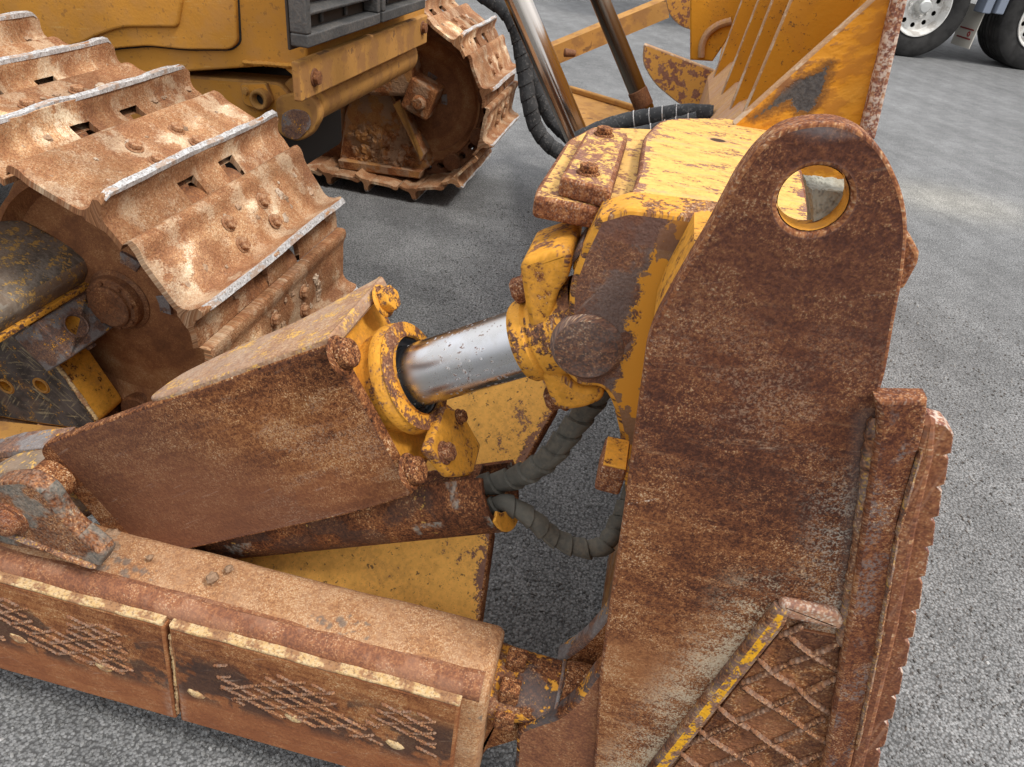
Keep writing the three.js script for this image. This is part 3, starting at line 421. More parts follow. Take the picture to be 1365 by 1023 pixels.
/* ----- near track frame: yoke hood, clamp, holed side bracket ----- */
{
  const zi = -1.12, zo = -0.80;
  const prof = [at(-260, 215, 'Z', zi), at(0, 275, 'Z', zi), at(95, 326, 'Z', zi), at(122, 343, 'Z', zi), at(126, 356, 'Z', zi)].map((p) => V2(p[0], p[1]));
  const inner = [...prof].reverse().map((p, i) => V2(p.x - 0.016 - (i === 0 ? 0 : 0.004), p.y - 0.03));
  const g = slab(roundPoly([...prof, ...inner], [0, 0.06, 0.02, 0.012, 0.006, 0.006, 0.012, 0.02, 0.06, 0]), zo, zo - zi, 0.007);
  const hd = D('idler_hood', boxUV(crease(g, 0.6)), mDark, 'dusty black hood over the idler with faded yellow flecks');
  const tr = rbox(0.012, 0.012, 0.318, 0.003); tr.translate(prof[4].x - 0.012, prof[4].y - 0.034, (zi + zo) / 2); part('hood_trim', tr, mYelHalf, hd);
  // slanted clamp block on the idler shaft
  const a = at(116, 387, 'Z', -1.10), b = at(157, 433, 'Z', -1.10);
  const dx = b[0] - a[0], dy = b[1] - a[1], L = Math.hypot(dx, dy), W = 0.135, H = 0.085;
  const blk = slab(roundPoly([V2(0, 0), V2(L, 0), V2(L, W), V2(0, W)], 0.005), 0, H, 0.005, [circle(L * 0.5, W * 0.44, 0.0215)]);
  const m = new THREE.Matrix4().makeBasis(V3(dx / L, dy / L, 0), V3(-dy / L, dx / L, 0), V3(0, 0, 1)).setPosition(a[0], a[1], -1.10 + W), m2 = new THREE.Matrix4().makeBasis(V3(dx / L, dy / L, 0), V3(0, 0, -1), V3(-dy / L, dx / L, 0)).setPosition(a[0], a[1], -1.10 + W);
  const blkG = xf(boxUV(crease(blk, 0.5)), m2);
  const clamp1 = D('clamp_block', blkG, mGrey);
  const cup = part('bolt_hole', (() => { const g = lathe([[0.0212, 0], [0.0212, -0.028], [0.0001, -0.03]], 32); g.translate(L * 0.5, -0.004, -W * 0.44); return xf(boxUV(g), m); })(), mYel, clamp1, 'yellow painted bolt hole in the grey block');
  part('bolt_hole_rim', (() => { const g = new THREE.TorusGeometry(0.0235, 0.0022, 10, 30); g.rotateX(Math.PI / 2); g.translate(L * 0.5, 0.0, -W * 0.44); return xf(boxUV(g), m); })(), mGrey, clamp1);
  part('bolt', (() => { const g = hexBolt(0.011, 0.009); g.rotateY(Math.PI / 2); g.translate(L, -0.03, -W * 0.55); return xf(g, m); })(), mGrey, clamp1);
  // holed bracket
  const z = -1.0, pts = polyZ([[35, 431], [130, 562], [118, 574], [60, 566], [0, 556], [-120, 530], [-120, 430]], z), h1 = at(55, 514, 'Z', z), h2 = at(8, 515, 'Z', z);
  const dkb = steel('scraped_black_paint', small((x, y, q) => { const b = smp(nB, x * 3 / P, y * 3 / P), a = smp(nA, x * 2 / P, y * 2 / P), g = smp(nG, x * 2 / P, y * 2 / P), s = 0.045 + 0.05 * b; q.r = s * 1.2; q.g = s; q.b = s * 0.9; q.rough = 0.55 + 0.3 * b; q.h = 0.5 + 0.3 * (g - 0.5); for (const an of [0.9, -0.75, 0.2]) scratch(x, y, q, 0.09, an, [0.42, 0.34, 0.2]); paint(x, y, q, 0.05, [0.5, 0.25, 0.04], 0.4, 1, 1); over(q, 0.16, 0.1, 0.07, 0.5 * sstep(0.6, 0.9, a)); }));
  const br = D('track_frame_bracket', slab(roundPoly(pts, [0.004, 0.012, 0.01, 0.02, 0.02, 0, 0]), z, 0.085, 0.004, [circle(h1[0], h1[1], 0.0155), circle(h2[0], h2[1], 0.0155)]), [dkb, mYel], 'black scraped bracket plate with two yellow round holes');
  part('bracket_backing', (() => { const g = new THREE.PlaneGeometry(0.19, 0.05); g.translate(h1[0] - 0.06, h1[1] - 0.008, z - 0.02); return boxUV(g); })(), mHoodLow, br);
  part('bolt_hole', merge([h1, h2].map((h) => { const g = new THREE.TorusGeometry(0.0155, 0.0025, 8, 26); g.translate(h[0], h[1], z); return boxUV(g); })), mHoodLow, br);
  part('edge_weld', weldBead([pts[0].x + 0.003, pts[0].y, z + 0.001], [pts[1].x + 0.002, pts[1].y + 0.005, z + 0.001], 0.0045, 0.007, 0.3, 3), mWeldPale, br);
  D('frame_flange', boxUV(sheet(polyY([[-140, 540], [0, 560], [118, 572], [108, 590], [0, 584], [-140, 566]], 0.13), 0.13, 0.014, 0.004)), mHoodLow);
  // track frame beam behind
  const fb = new RoundedBoxGeometry(1.6, 0.2, 0.16, 3, 0.02); fb.translate(-2.05, 0.33, -1.17); D('track_frame', boxUV(fb), mMudFrame);
}

/* ----- hood, frame nose, grille, bumper rails ----- */
{
  const z = -1.65, zf = -2.52;
  const side = polyZ([[-420, -260], [404, -260], [409, 62], [413, 108], [399, 109], [373, 87], [258, 95], [100, 112], [-200, 170], [-420, 200]], z);
  const hood = D('hood', slab(side, z, z - zf, 0.006), [mHood, mHood]);
  const door = polyZ([[-200, 100], [60, 85], [150, 64], [200, 60], [250, 65], [309, 65], [320, 56], [317, -10], [316, -240], [-200, -240]], z);
  part('engine_door', slab(roundPoly(door, [0, 0.05, 0.05, 0.02, 0.02, 0.012, 0.012, 0.01, 0, 0]), z + 0.012, 0.02, 0.004), [mHood, mHood], hood);
  part('door_gap', slab(roundPoly(polyZ([[-200, 103], [60, 88], [150, 66.6], [200, 62.4], [250, 67.4], [310, 67.4], [322.5, 57], [319, -10], [318, -240], [-200, -240]], z), [0, 0.05, 0.05, 0.02, 0.02, 0.012, 0.012, 0.01, 0, 0]), z + 0.002, 0.006, 0.001), mBlack, hood);
  const emb = polyZ([[-100, 62], [60, 62], [110, 60], [134, 47], [169, 35], [243, 35], [249, 0], [246, -200], [-100, -200]], z);
  part('door_recess_panel', slab(roundPoly(emb, [0, 0.02, 0.03, 0.03, 0.03, 0.012, 0.01, 0, 0]), z + 0.02, 0.014, 0.006), [mHood, mHood], hood);
  // small weld tab at lower front corner
  part('corner_weld', weldBead(at(323, 83, 'Z', z + 0.002), at(395, 88, 'Z', z + 0.002), 0.006, 0.012, 0.3, 4), mHood, hood);
  // frame nose below the hood
  const nose = polyZ([[-300, 190], [240, 100], [372, 110], [384, 122], [392, 136], [398, 172], [386, 180], [372, 170], [330, 172], [240, 190], [-300, 300]], z - 0.02);
  const fr = D('frame_nose', slab(roundPoly(nose, [0, 0.01, 0.02, 0.02, 0.02, 0.02, 0.02, 0.02, 0.02, 0, 0]), z - 0.02, 0.09, 0.006), [mHood, mHoodLow]);
  part('nose_pad', slab(roundPoly(polyZ([[317, 112], [352, 111], [362, 137], [340, 147], [322, 140]], z), 0.008), z - 0.008, 0.013, 0.003), [mHood, mHoodLow], fr);
  part('nose_shoe', slab(roundPoly(polyZ([[366, 130], [386, 124], [408, 124], [424, 138], [427, 158], [414, 182], [394, 190], [368, 178]], z - 0.012), 0.02), z - 0.012, 0.03, 0.006), [mHoodLow, mHoodLow], fr); part('nose_scuff', slab(smooth(polyZ([[376, 152], [390, 146], [408, 150], [414, 166], [404, 180], [392, 186], [376, 176]], z - 0.009), 4).slice(0, -1), z - 0.009, 0.004, 0.001), [mGrey, mGrey], fr, 'scuffed dark corner of the frame nose');
  const e = at(348, 132, 'Z', z), ring = lathe([[0.013, 0], [0.013, 0.022], [0.021, 0.024], [0.024, 0.02], [0.024, 0]], 30); ring.rotateX(Math.PI / 2); ring.translate(e[0], e[1], z - 0.008);
  part('tow_eye', boxUVcyl(ring), mHoodLow, fr);
  const ec = cyl(0.0128, 0.0128, 0.004, 24, 0.001); ec.translate(e[0], e[1], z - 0.006); part('eye_bore', ec, mBlack, fr);
  const nb = at(329, 121, 'Z', z), nbb = hexBolt(0.008, 0.008); nbb.translate(nb[0], nb[1], z + 0.004); part('bolt', nbb, mHoodLow, fr);
  // belly: hides the far side under the hood
  const belly = new RoundedBoxGeometry(1.6, 0.34, 0.62, 2, 0.03); belly.translate(-1.85, 0.52, -2.08); D('belly_housing', boxUV(belly), mBlack);

  // grille, facing forward: two framed panels of louvres
  const gx = -0.735, c0 = at(411, 65, 'X', gx), c1 = at(509, 36, 'X', gx), c2 = at(567, 15, 'X', gx), top = c0[1] + 0.34;
  const bar = (y0, y1, z0, z1, x0, x1, r = 0.004) => { const g = new RoundedBoxGeometry(Math.abs(x1 - x0), Math.abs(y1 - y0), Math.abs(z1 - z0), 2, Math.min(r, Math.abs(x1 - x0) * 0.4, Math.abs(y1 - y0) * 0.4, Math.abs(z1 - z0) * 0.4)); g.translate((x0 + x1) / 2, (y0 + y1) / 2, (z0 + z1) / 2); return boxUV(g); };
  const grille = D('grille', bar(c0[1] - 0.01, top, c0[2] - 0.005, c2[2] + 0.005, gx - 0.05, gx - 0.043), mRadiator);
  const panel = (za, zb) => {
    part('grille_frame', merge([bar(c0[1], c0[1] + 0.026, za, zb, gx - 0.04, gx), bar(c0[1] + 0.026, top, za, za - 0.022, gx - 0.04, gx), bar(c0[1] + 0.026, top, zb, zb + 0.018, gx - 0.04, gx)]), mGrille, grille);
    for (let k = 0; k < 5; k++) { const y = c0[1] + 0.066 + k * 0.046; const g = bar(-0.004, 0.004, za - 0.02, zb + 0.02, -0.016, 0.016, 0.003); g.rotateZ(-0.35); g.translate(gx - 0.022, y, 0); part('louvre', g, mGrille, grille); }
    for (const f of [0.36, 0.68]) { const zz = mix(za, zb, f); part('grille_upright', bar(c0[1] + 0.03, top, zz + 0.006, zz - 0.006, gx - 0.04, gx - 0.034, 0.002), mGrille, grille); }
  };
  panel(c0[2], c1[2] + 0.008); panel(c1[2] - 0.008, c2[2]);
  // flat rail and tube under the grille
  const rx = -0.765, r0 = at(406, 108, 'X', rx), r1 = at(567, 48, 'X', rx), hb = 0.083;
  const rail = D('bumper_rail', bar(r0[1] - hb * 0.5, r0[1] + hb * 0.5, r0[2] + 0.02, r1[2] - 0.02, rx - 0.02, rx, 0.005), mHoodLow);
  for (const [px, py] of [[419, 103], [563, 37]]) { const b = at(px, py, 'X', rx), g = hexBolt(0.016, 0.014); g.rotateY(Math.PI / 2); g.translate(b[0], b[1], b[2]); part('bolt', g, mTrackDark, rail); }
  const t0 = [0, at(398, 172, 'X', -0.785)[1], -1.685], t1 = at(556, 84, 'X', -0.785), yy = (t0[1] + t1[1]) / 2, tg = cyl(0.056, 0.056, Math.abs(t1[2] - t0[2]) + 0.03, 48, 0.004); tg.translate(-0.848, yy + 0.018, t1[2] - 0.03);
  D('bumper_tube', tg, mHoodLow);
}

/* ----- far track frame, seen from its inner side ----- */
{
  const z = -2.95;
  const guard = polyZ([[452, 216], [460, 150], [468, 130], [515, 118], [528, 133], [566, 212], [574, 222], [560, 230], [500, 228]], z);
  const gd = D('roller_guard', slab(roundPoly(guard, 0.015), z, 0.16, 0.008), [mMudFrame, mMudFrame]);
  const rub = polyZ([[451, 212], [454, 224], [560, 238], [563, 228], [500, 219]], z + 0.03); part('guard_lip', slab(roundPoly(rub, 0.006), z + 0.04, 0.06, 0.006), [mMudFrame, mMudFrame], gd);
  const st = polyZ([[524, 138], [534, 131], [567, 205], [562, 216]], z + 0.04); part('strut', slab(roundPoly(st, 0.006), z + 0.05, 0.05, 0.005), [mHoodLow, mMudFrame], gd);
  const c = at(562, 130, 'Z', -2.9), cb = rbox(0.12, 0.13, 0.12, 0.012); cb.rotateZ(-0.35); cb.translate(c[0], c[1], -2.92); part('clamp_block', cb, mMudFrame, gd);
  const cap = cyl(0.03, 0.026, 0.03, 22, 0.006); cap.translate(c[0] + 0.005, c[1] - 0.01, -2.86); part('shaft_cap', cap, mMudFrame, gd);
  const arm = rbox(0.5, 0.16, 0.14, 0.02); arm.rotateZ(0.12); arm.translate(c[0] - 0.28, c[1] + 0.05, -2.95); D('idler_yoke', arm, mMudFrame);
  // mud packed on the guard
  const lumps = []; for (let k = 0; k < 60; k++) { const px = 458 + 105 * lump(k * 0.37, 0.1, 1), py = 168 + 50 * lump(k * 0.53, 0.7, 1) ** 0.7, p = at(px, py, 'Z', z), r = 0.014 + 0.03 * lump(k * 0.21, 0.4, 1) ** 2, g = new THREE.IcosahedronGeometry(1, 2), a = g.attributes.position; for (let i = 0; i < a.count; i++) { const f = 0.65 + 0.7 * smp(nB, a.getX(i) * 0.3 + k * 0.17, a.getY(i) * 0.3 + a.getZ(i) * 0.2); a.setXYZ(i, a.getX(i) * r * f, a.getY(i) * r * 0.9 * f, a.getZ(i) * r * 0.5 * f); } g.translate(p[0], p[1], z); g.computeVertexNormals(); lumps.push(boxUV(g)); }
  const mud = part('packed_mud', merge(lumps), mMudFrame, gd); mud.userData.kind = 'stuff';
  const fb = new RoundedBoxGeometry(1.4, 0.2, 0.2, 3, 0.02); fb.translate(-2.0, 0.3, -3.08); D('track_frame', boxUV(fb), mMudFrame);
  for (let k = 0; k < 3; k++) { const g = cyl(0.09, 0.09, 0.2, 30, 0.01); g.translate(-1.32 - k * 0.24, 0.2, -3.2); D('track_roller', g, mTrackDark); }
}

/* ----- push arm along the near track ----- */
const ARM_Z = -0.48;
{
  // box section in z,y swept along x
  const sec = roundPoly([V2(-0.488, 0.118), V2(-0.488, 0.332), V2(-0.492, 0.345), V2(-0.503, 0.358), V2(-0.52, 0.363), V2(-0.578, 0.364), V2(-0.588, 0.357), V2(-0.588, 0.118)], [0.01, 0.004, 0.01, 0.012, 0.012, 0.01, 0.006, 0.01]);
  const x1 = at(664, 850, 'Z', -0.56)[0], x0 = -1.7;
  const g = new THREE.ExtrudeGeometry(new THREE.Shape(sec.map((p) => V2(-p.x, p.y))), { depth: x1 - x0 - 0.012, bevelEnabled: true, bevelSize: 0.01, bevelThickness: 0.012, bevelOffset: -0.01, bevelSegments: 4, steps: 60 });
  // shape (x=-z, y) extruded along its z -> world x
  g.applyMatrix4(new THREE.Matrix4().makeBasis(V3(0, 0, -1), V3(0, 1, 0), V3(1, 0, 0)).setPosition(x0 + 0.006, 0, 0));
  const arm = D('push_arm', boxUV(crease(g, 0.5)), mArmTop);
  { // dented top: small swells
    const p = arm.geometry.attributes.position; for (let i = 0; i < p.count; i++) { const x = p.getX(i), y = p.getY(i), z = p.getZ(i), k = sstep(0.335, 0.36, y); p.setY(i, y + k * 0.004 * (lump(x, z * 2, 0.5) - 0.5)); }
    arm.geometry = boxUV(crease(arm.geometry, 0.5));
  }
  { const L = x1 + 1.7, g2 = tube([[-1.7, 0.3415, -0.5085], [-1.2, 0.342, -0.508], [-0.6, 0.3415, -0.5085], [x1 - 0.004, 0.3415, -0.5085]], (t, an, s) => 0.0205 + 0.001 * (lump(s, an * 0.05, 0.4) - 0.5), 160, 20); part('arm_edge_bar', g2, mMaroon, arm); }
  const top = 0.337, bot = 0.112;
  const s1 = at(230, 855, 'Z', ARM_Z)[0], s2 = at(240, 958, 'Z', ARM_Z)[0], xe = at(612, 955, 'Z', ARM_Z)[0];
  // two wear plates with a gap between them
  const wpTex = steel('wear_plate_rust', { x0: -1.5, y0: 0.1, w: 1.5, h: 0.27, ppm: 1360, bump: 0.0012, f: (x, y, q) => {
    const s = smp(nS, y * 1.4 / P, x / P); rust(x, y, q, 0.42 + (s - 0.5) * 0.16, 0.7, 1, 1.6);
    const low = sstep(0.26, 0.16, y); over(q, 0.29, 0.105, 0.046, 0.5 * low + 0.12); q.rough = mix(q.rough, 0.5, 0.6 * low);
    const n = smp(nB, x * 2 / P, y * 2 / P), band = sstep(0.17, 0.2, y) * sstep(0.31, 0.27, y); over(q, 0.04, 0.03, 0.027, band * sstep(0.25, 0.6, n) * 0.75);
    scratch(x, y, q, 0.022, 0.5, [0.55, 0.42, 0.32]); scratch(x, y, q, 0.015, -0.4, [0.55, 0.42, 0.32]);
    const sd = segDist(x, y, [s1, 0.34], [s2, 0.12]); over(q, 0.46, 0.35, 0.27, 0.55 * sstep(0.022, 0.004, sd) * sstep(0.24, 0.15, y) * smp(nG, x * 2 / P, y * 2 / P));
  } });
  const plates = [[[-1.55, bot], [s2 - 0.003, bot], [s1 - 0.004, top], [-1.55, top]], [[s2 + 0.004, bot], [xe - 0.002, bot], [xe, top], [s1 + 0.003, top]]];
  const made = plates.map((p) => D('arm_wear_plate', slab(roundPoly(p.map(([x, y]) => V2(x, y)), 0.004), ARM_Z + 0.004, 0.016, 0.004), [wpTex, mArmSide]));
  // chalky yellow weld along the top of the plates
  for (const [k, a, b] of [[0, -1.55, s1 - 0.006], [1, s1 + 0.004, xe + 0.0]]) { const up = [], lo = []; for (let x = a; x < b + 1e-6; x += (b - a) / 60) { up.push(V2(x, top + 0.006 + 0.0026 * (lump(x * 3, 0.3, 0.5) - 0.5))); lo.push(V2(x, top - 0.001 + 0.0028 * (lump(x * 3, 0.8, 0.5) - 0.5))); } part('edge_weld', boxUV(crease(slab([...lo, ...up.reverse()], ARM_Z + 0.0043, 0.016, 0.003), 0.7)), mWeldPale, made[k]); }
  part('seam_weld', weldBead([s1 + 0.001, top - 0.015, ARM_Z + 0.001], [s2 + 0.001, bot + 0.012, ARM_Z + 0.001], 0.0026, 0.011, 0.4, 7), mWeldPale, made[1]);
  // hard-facing: crossed weld beads, worn away towards the edges
  const lat = (k, xa, xb, ya, yb) => {
    const L = [], pitch = 0.047; const up = 0.55, dn = -0.42; // slopes of the two families
    for (let i = -8; i < 20; i++) for (const sl of [up, dn]) {
      const xs = xa + i * pitch; let a = null, b = null;
      for (let t = 0; t <= 24; t++) { const y = sl > 0 ? mix(ya, yb, t / 24) : mix(yb, ya, t / 24), x = xs + (y - (sl > 0 ? ya : yb)) / sl; const inside = x > xa && x < xb; const keep = inside && smp(nA, x * 2.1 / P + sl, y * 2.6 / P) > 0.22; if (keep) { if (!a) a = [x, y]; b = [x, y]; } else if (a && b && b !== a) { push(a, b); a = b = null; } else a = b = null; }
      if (a && b) push(a, b);
      function push(p, r) { if (Math.hypot(p[0] - r[0], p[1] - r[1]) > 0.012) L.push(weldBead([p[0], p[1], ARM_Z + 0.0042], [r[0], r[1], ARM_Z + 0.0042], 0.0018 + 0.001 * rnd(), 0.005, 0.6, i * 0.3 + sl)); }
    }
    part('hardfacing_beads', merge(L), mWeldLat, made[k]).userData.kind = 'stuff';
  };
  const lx = (px, py) => at(px, py, 'Z', ARM_Z)[0];
  lat(0, -0.95, lx(178, 880), 0.2, 0.305); lat(1, lx(285, 890), lx(588, 980), 0.2, 0.30);
  // plug welds, pale lumps
  for (const [px, py] of [[25, 851], [139, 889], [262, 925], [392, 957], [527, 993]]) { const p = at(px, py, 'Z', ARM_Z + 0.004), g = new THREE.SphereGeometry(1, 20, 12), a = g.attributes.position; for (let i = 0; i < a.count; i++) { const f = 0.85 + 0.3 * smp(nB, a.getX(i) * 0.3 + px, a.getY(i) * 0.3); a.setXYZ(i, a.getX(i) * 0.0125 * f, a.getY(i) * 0.0085 * f, a.getZ(i) * 0.0035); } g.rotateZ(-0.35); g.translate(p[0], p[1], p[2]); g.computeVertexNormals(); part('plug_weld', boxUV(g), mWeldPale, made[px < 200 ? 0 : 1]); }
  // end cap of the arm and its joint with the blade
  const yz = -0.555, jc = at(715, 918, 'Z', yz), X0 = x1;
  const neck = cyl(0.05, 0.04, 0.09, 36, 0.004); neck.rotateY(Math.PI / 2); neck.translate(X0 - 0.01, jc[1] - 0.005, yz); const nk = D('arm_neck', neck, mYelRust);
  part('neck_web', boxUV(slab(roundPoly(polyZ([[640, 950], [672, 945], [684, 965], [700, 985], [650, 1000], [630, 1023]], yz + 0.03), 0.006), yz + 0.03, 0.06, 0.004)), mRust, nk);
  const tr = cyl(0.043, 0.041, 0.085, 40, 0.005); tr.rotateY(Math.PI / 2); tr.translate(at(683, 912, 'Z', yz)[0], jc[1], yz);
  const trun = D('trunnion', tr, mGreyJ, 'dark worn trunnion barrel with a yellow paint patch');
  const nx = at(672, 905, 'Z', yz)[0]; for (const [y, z] of [[0.03, 0.035], [-0.012, 0.046], [0.047, 0.0], [-0.045, 0.02]]) { const g = rbox(0.026, 0.03, 0.022, 0.004); g.translate(nx + 0.012, jc[1] + y, yz + z * 0.92); part('retainer_block', g, mRust, trun); }
  const rg = new THREE.TorusGeometry(0.042, 0.0025, 10, 40); rg.rotateY(Math.PI / 2); rg.translate(at(747, 912, 'Z', yz)[0], jc[1], yz); part('seal_ring', boxUV(rg), mGrey, trun);
  const ball = new THREE.SphereGeometry(0.05, 40, 24); ball.scale(1.15, 0.98, 0.98); ball.translate(at(773, 922, 'Z', yz)[0], jc[1] - 0.004, yz); part('ball', boxUV(ball), mRust, trun);

  // clevis ear on the arm for the tilt cylinder, its pin, and the cylinder eye
  const cz = -0.50, ear = polyZ([[-60, 700], [-45, 665], [-10, 643], [30, 640], [60, 657], [88, 700], [140, 742], [132, 757], [60, 738], [-60, 712]], cz);
  const cl = D('arm_clevis', slab(roundPoly(ear, [0, 0.02, 0.02, 0.02, 0.02, 0.02, 0.008, 0.004, 0.02, 0]), cz, 0.026, 0.005), [mEar, mEar], 'scuffed grey clevis ear with a bolted pin');
  const pc = at(14, 690, 'Z', cz), pb = roundBolt(0.019, 0.02); pb.translate(pc[0], pc[1], cz); part('pin_bolt', pb, mRustRed, cl);
  const pinr = cyl(0.028, 0.028, 0.16, 30, 0.004); pinr.translate(pc[0], pc[1], cz - 0.17); part('pin', pinr, mRust, cl);
  part('ear_weld', weldBead(at(0, 708, 'Z', cz + 0.002), at(128, 757, 'Z', cz + 0.002), 0.0042, 0.02, 0.15, 9), mWeldGrey, cl);
  const inn = polyZ([[-60, 656], [-10, 630], [40, 622], [88, 650], [122, 690], [85, 702], [50, 674], [20, 656]], cz - 0.1); const ce = D('cylinder_eye', slab(roundPoly(inn, 0.012), cz - 0.1, 0.05, 0.008), [mDark, mDark]);
  const dk = polyZ([[-80, 622], [0, 601], [70, 594], [72, 604], [0, 613], [-80, 636]], cz - 0.15); part('eye_flange', slab(dk, cz - 0.15, 0.05, 0.004), [mGrey, mGrey], ce);
  const crud = clodGeo(4.4, 26, (k) => { const p = at(95 + 60 * lump(k * 0.3, 0.2, 1), 700 + 45 * lump(k * 0.41, 0.6, 1), 'Y', 0.364); return [p[0], 0.364, p[2]]; }); const cm = part('packed_dirt', crud, mMud, arm); cm.userData.kind = 'stuff';
}

/* ----- yellow gusset plate inboard of the arm ----- */
{
  // the plate leans inboard: local x along the dozer, local y up its slope
  const p0 = [0, 0.27, -0.635], n = [0, 0.72, 0.694], fr = new THREE.Matrix4().makeBasis(V3(1, 0, 0), V3(0, 0.694, -0.72), V3(...n)).setPosition(...p0);
  const z = 0, pts = [[250, 690], [560, 520], [640, 478], [745, 455], [765, 475], [742, 545], [654, 702], [656, 715], [637, 850], [560, 860], [330, 800]].map((q) => { const p = onPlane(q[0], q[1], p0, n); return V2(p[0], (p[1] - p0[1]) * 0.694 - (p[2] - p0[2]) * 0.72); });
  const tx = steel('flaking_yellow_plate', { x0: -0.5, y0: -0.3, w: 0.55, h: 1.2, ppm: 1300, bump: 0.0008, f: (x, y, q) => {
    rust(x, y, q, 0.42, 0.6); over(q, 0.22, 0.13, 0.105, 0.6);
    const d = lineDist(x, y, pts.slice(4, 9).map((p) => [p.x, p.y])); let c = 0.985 - 0.75 * sstep(0.02, 0.0, d) - 0.06 * sstep(0.1, 0.02, d);
    paint(x, y, q, c, [0.78, 0.405, 0.09], 0.2, 0.8, 0.8); q.rough = 0.75;
    if (smp(nG, x / P + 0.4, y / P) > 0.965) over(q, 0.06, 0.04, 0.03, 0.8);
  } });
  D('arm_gusset', xf(slab(pts, z, 0.05, 0.004), fr), [tx, mRust], 'flat yellow gusset plate with flaking rusty edge');
}

/* ----- tilt cylinder: guard, head flange, rod, rod eye ----- */
{
  const PH = 31.5 * Math.PI / 180, a = V3(Math.cos(PH), Math.sin(PH), 0), b = V3(-Math.sin(PH), Math.cos(PH), 0);
  const zn = -0.58, zf = -0.735, zr = -0.66;
  const O = at(440, 459, 'Z', zn); // upper front corner of the guard
  const fr = new THREE.Matrix4().makeBasis(a, b, V3(0, 0, 1)).setPosition(O[0], O[1], 0);
  const loc = (px, py, z) => { const p = at(px, py, 'Z', z), dx = p[0] - O[0], dy = p[1] - O[1]; return V2(dx * a.x + dy * a.y, dx * b.x + dy * b.y); };
  const C = (name, g, m, label) => D(name, xf(g, fr), m, label), S = (name, g, m, par, label) => part(name, xf(g, fr), m, par, label);
  const og = [[53, 604], [58, 592], [185, 545], [300, 505], [436, 458], [446, 470], [500, 565], [551, 660], [480, 683], [240, 735], [185, 738], [158, 730]];
  const outl = roundPoly(og.map((p) => loc(p[0], p[1], zn)), [0.012, 0.012, 0.05, 0, 0.004, 0.004, 0, 0.006, 0.05, 0.03, 0.03, 0.03]);
  const tx = steel('guard_rust', { x0: -0.47, y0: -0.26, w: 0.56, h: 0.3, ppm: 2400, bump: 0.0009, f: (x, y, q) => {
    const s = smp(nS, y * 1.2 / P, x * 1 / P), A = smp(nA, x * 1.3 / P, y * 2.2 / P); rust(x, y, q, 0.36 + (s - 0.5) * 0.1 + 0.06 * (A - 0.5), 0.85, 0.6, 2);
    const smoothL = sstep(-0.1, -0.3, x + 0.6 * (y + 0.1)); over(q, 0.105, 0.05, 0.034, 0.6 * smoothL); // even brown at the tail end
    const lo = sstep(-0.1, -0.2, y + 0.15 * x + 0.05 * (A - 0.5)); over(q, 0.22, 0.085, 0.042, 0.45 * lo);
    const pale = sstep(0.55, 0.9, smp(nB, x * 0.9 / P + 0.3, y * 2.6 / P)) * sstep(-0.28, -0.12, x); const h = smp(nH, x * 3 / P, y * 4 / P); over(q, 0.46, 0.31, 0.2, pale * sstep(0.5, 0.9, h) * 0.6);
    scratch(x, y, q, 0.02, 0.12, [0.5, 0.4, 0.33]); const d = polyDist(x, y, outl); over(q, 0.1, 0.05, 0.045, 0.4 * sstep(0.01, 0.0, d));
    over(q, 0.42, 0.34, 0.27, 0.5 * sstep(0.03, 0.0, Math.hypot(x - 0.0, y + 0.205)) * smp(nG, x * 2 / P, y * 2 / P));
  } });
  const guard = C('cylinder_guard', slab(outl, zn, 0.016, 0.003), [tx, mRust], 'broad red brown rusted guard plate over the tilt cylinder');
  // top cover of the guard, bent inboard
  const topT = [[0.004, 0.002], [-0.13, 0.004], [-0.245, 0.006], [-0.29, -0.004]];
  { const pts = [V2(0.002, -zn + 0.001), V2(-0.25, -zn + 0.001), V2(-0.285, -zn + 0.012), V2(-0.27, -zn + 0.06), V2(-0.2, -zn + 0.085), V2(-0.09, -zn + 0.1), V2(-0.035, -zf - 0.02), V2(0.002, -zf)];
    const g = slab(roundPoly(pts, [0.002, 0.02, 0.02, 0.03, 0.03, 0.03, 0.01, 0.002]), 0.008, 0.016, 0.004); g.rotateX(-Math.PI / 2);
    const tt = steel('dusty_guard_top', small((x, y, q) => { rust(x, y, q, 0.52, 0.9, 1.5, 1); over(q, 0.3, 0.2, 0.14, 0.3); dust(x, y, q, 0.4, [0.42, 0.32, 0.24]); paint(x + 0.07, y, q, 0.1, [0.55, 0.32, 0.09], 0.4, 0.5, 2); }));
    S('guard_top', boxUV(crease(g, 0.5)), tt, guard); }
  // head flange: plate across the front of the guard
  const fl = roundPoly([V2(-zn + 0.001, 0.003), V2(-zf, 0.006), V2(-zf, -0.165), V2(-zf + 0.03, -0.212), V2(-zn + 0.001, -0.208)], [0.008, 0.02, 0.02, 0.015, 0.006]);
  const toA = new THREE.Matrix4().makeBasis(V3(0, 0, -1), V3(0, 1, 0), V3(1, 0, 0)); // shape (x=-z,y) extruded along its z -> local a
  const fcx = -(zr), fcy = loc(557, 500, zr).y;
  const flTex = steel('flange_paint', { x0: 0.55, y0: -0.24, w: 0.22, h: 0.28, ppm: 2200, bump: 0.0012, f: (x, y, q) => { rust(x, y, q, 0.38, 1); over(q, 0.17, 0.11, 0.1, 0.3); const d = polyDist(x, y, fl); const yx = x - 0.582; paint(x, y, q, 0.99 - 0.75 * sstep(0.014, 0.0, d) - 0.985 * sstep(0.022, 0.008, yx) , YEL, 0.35); } });
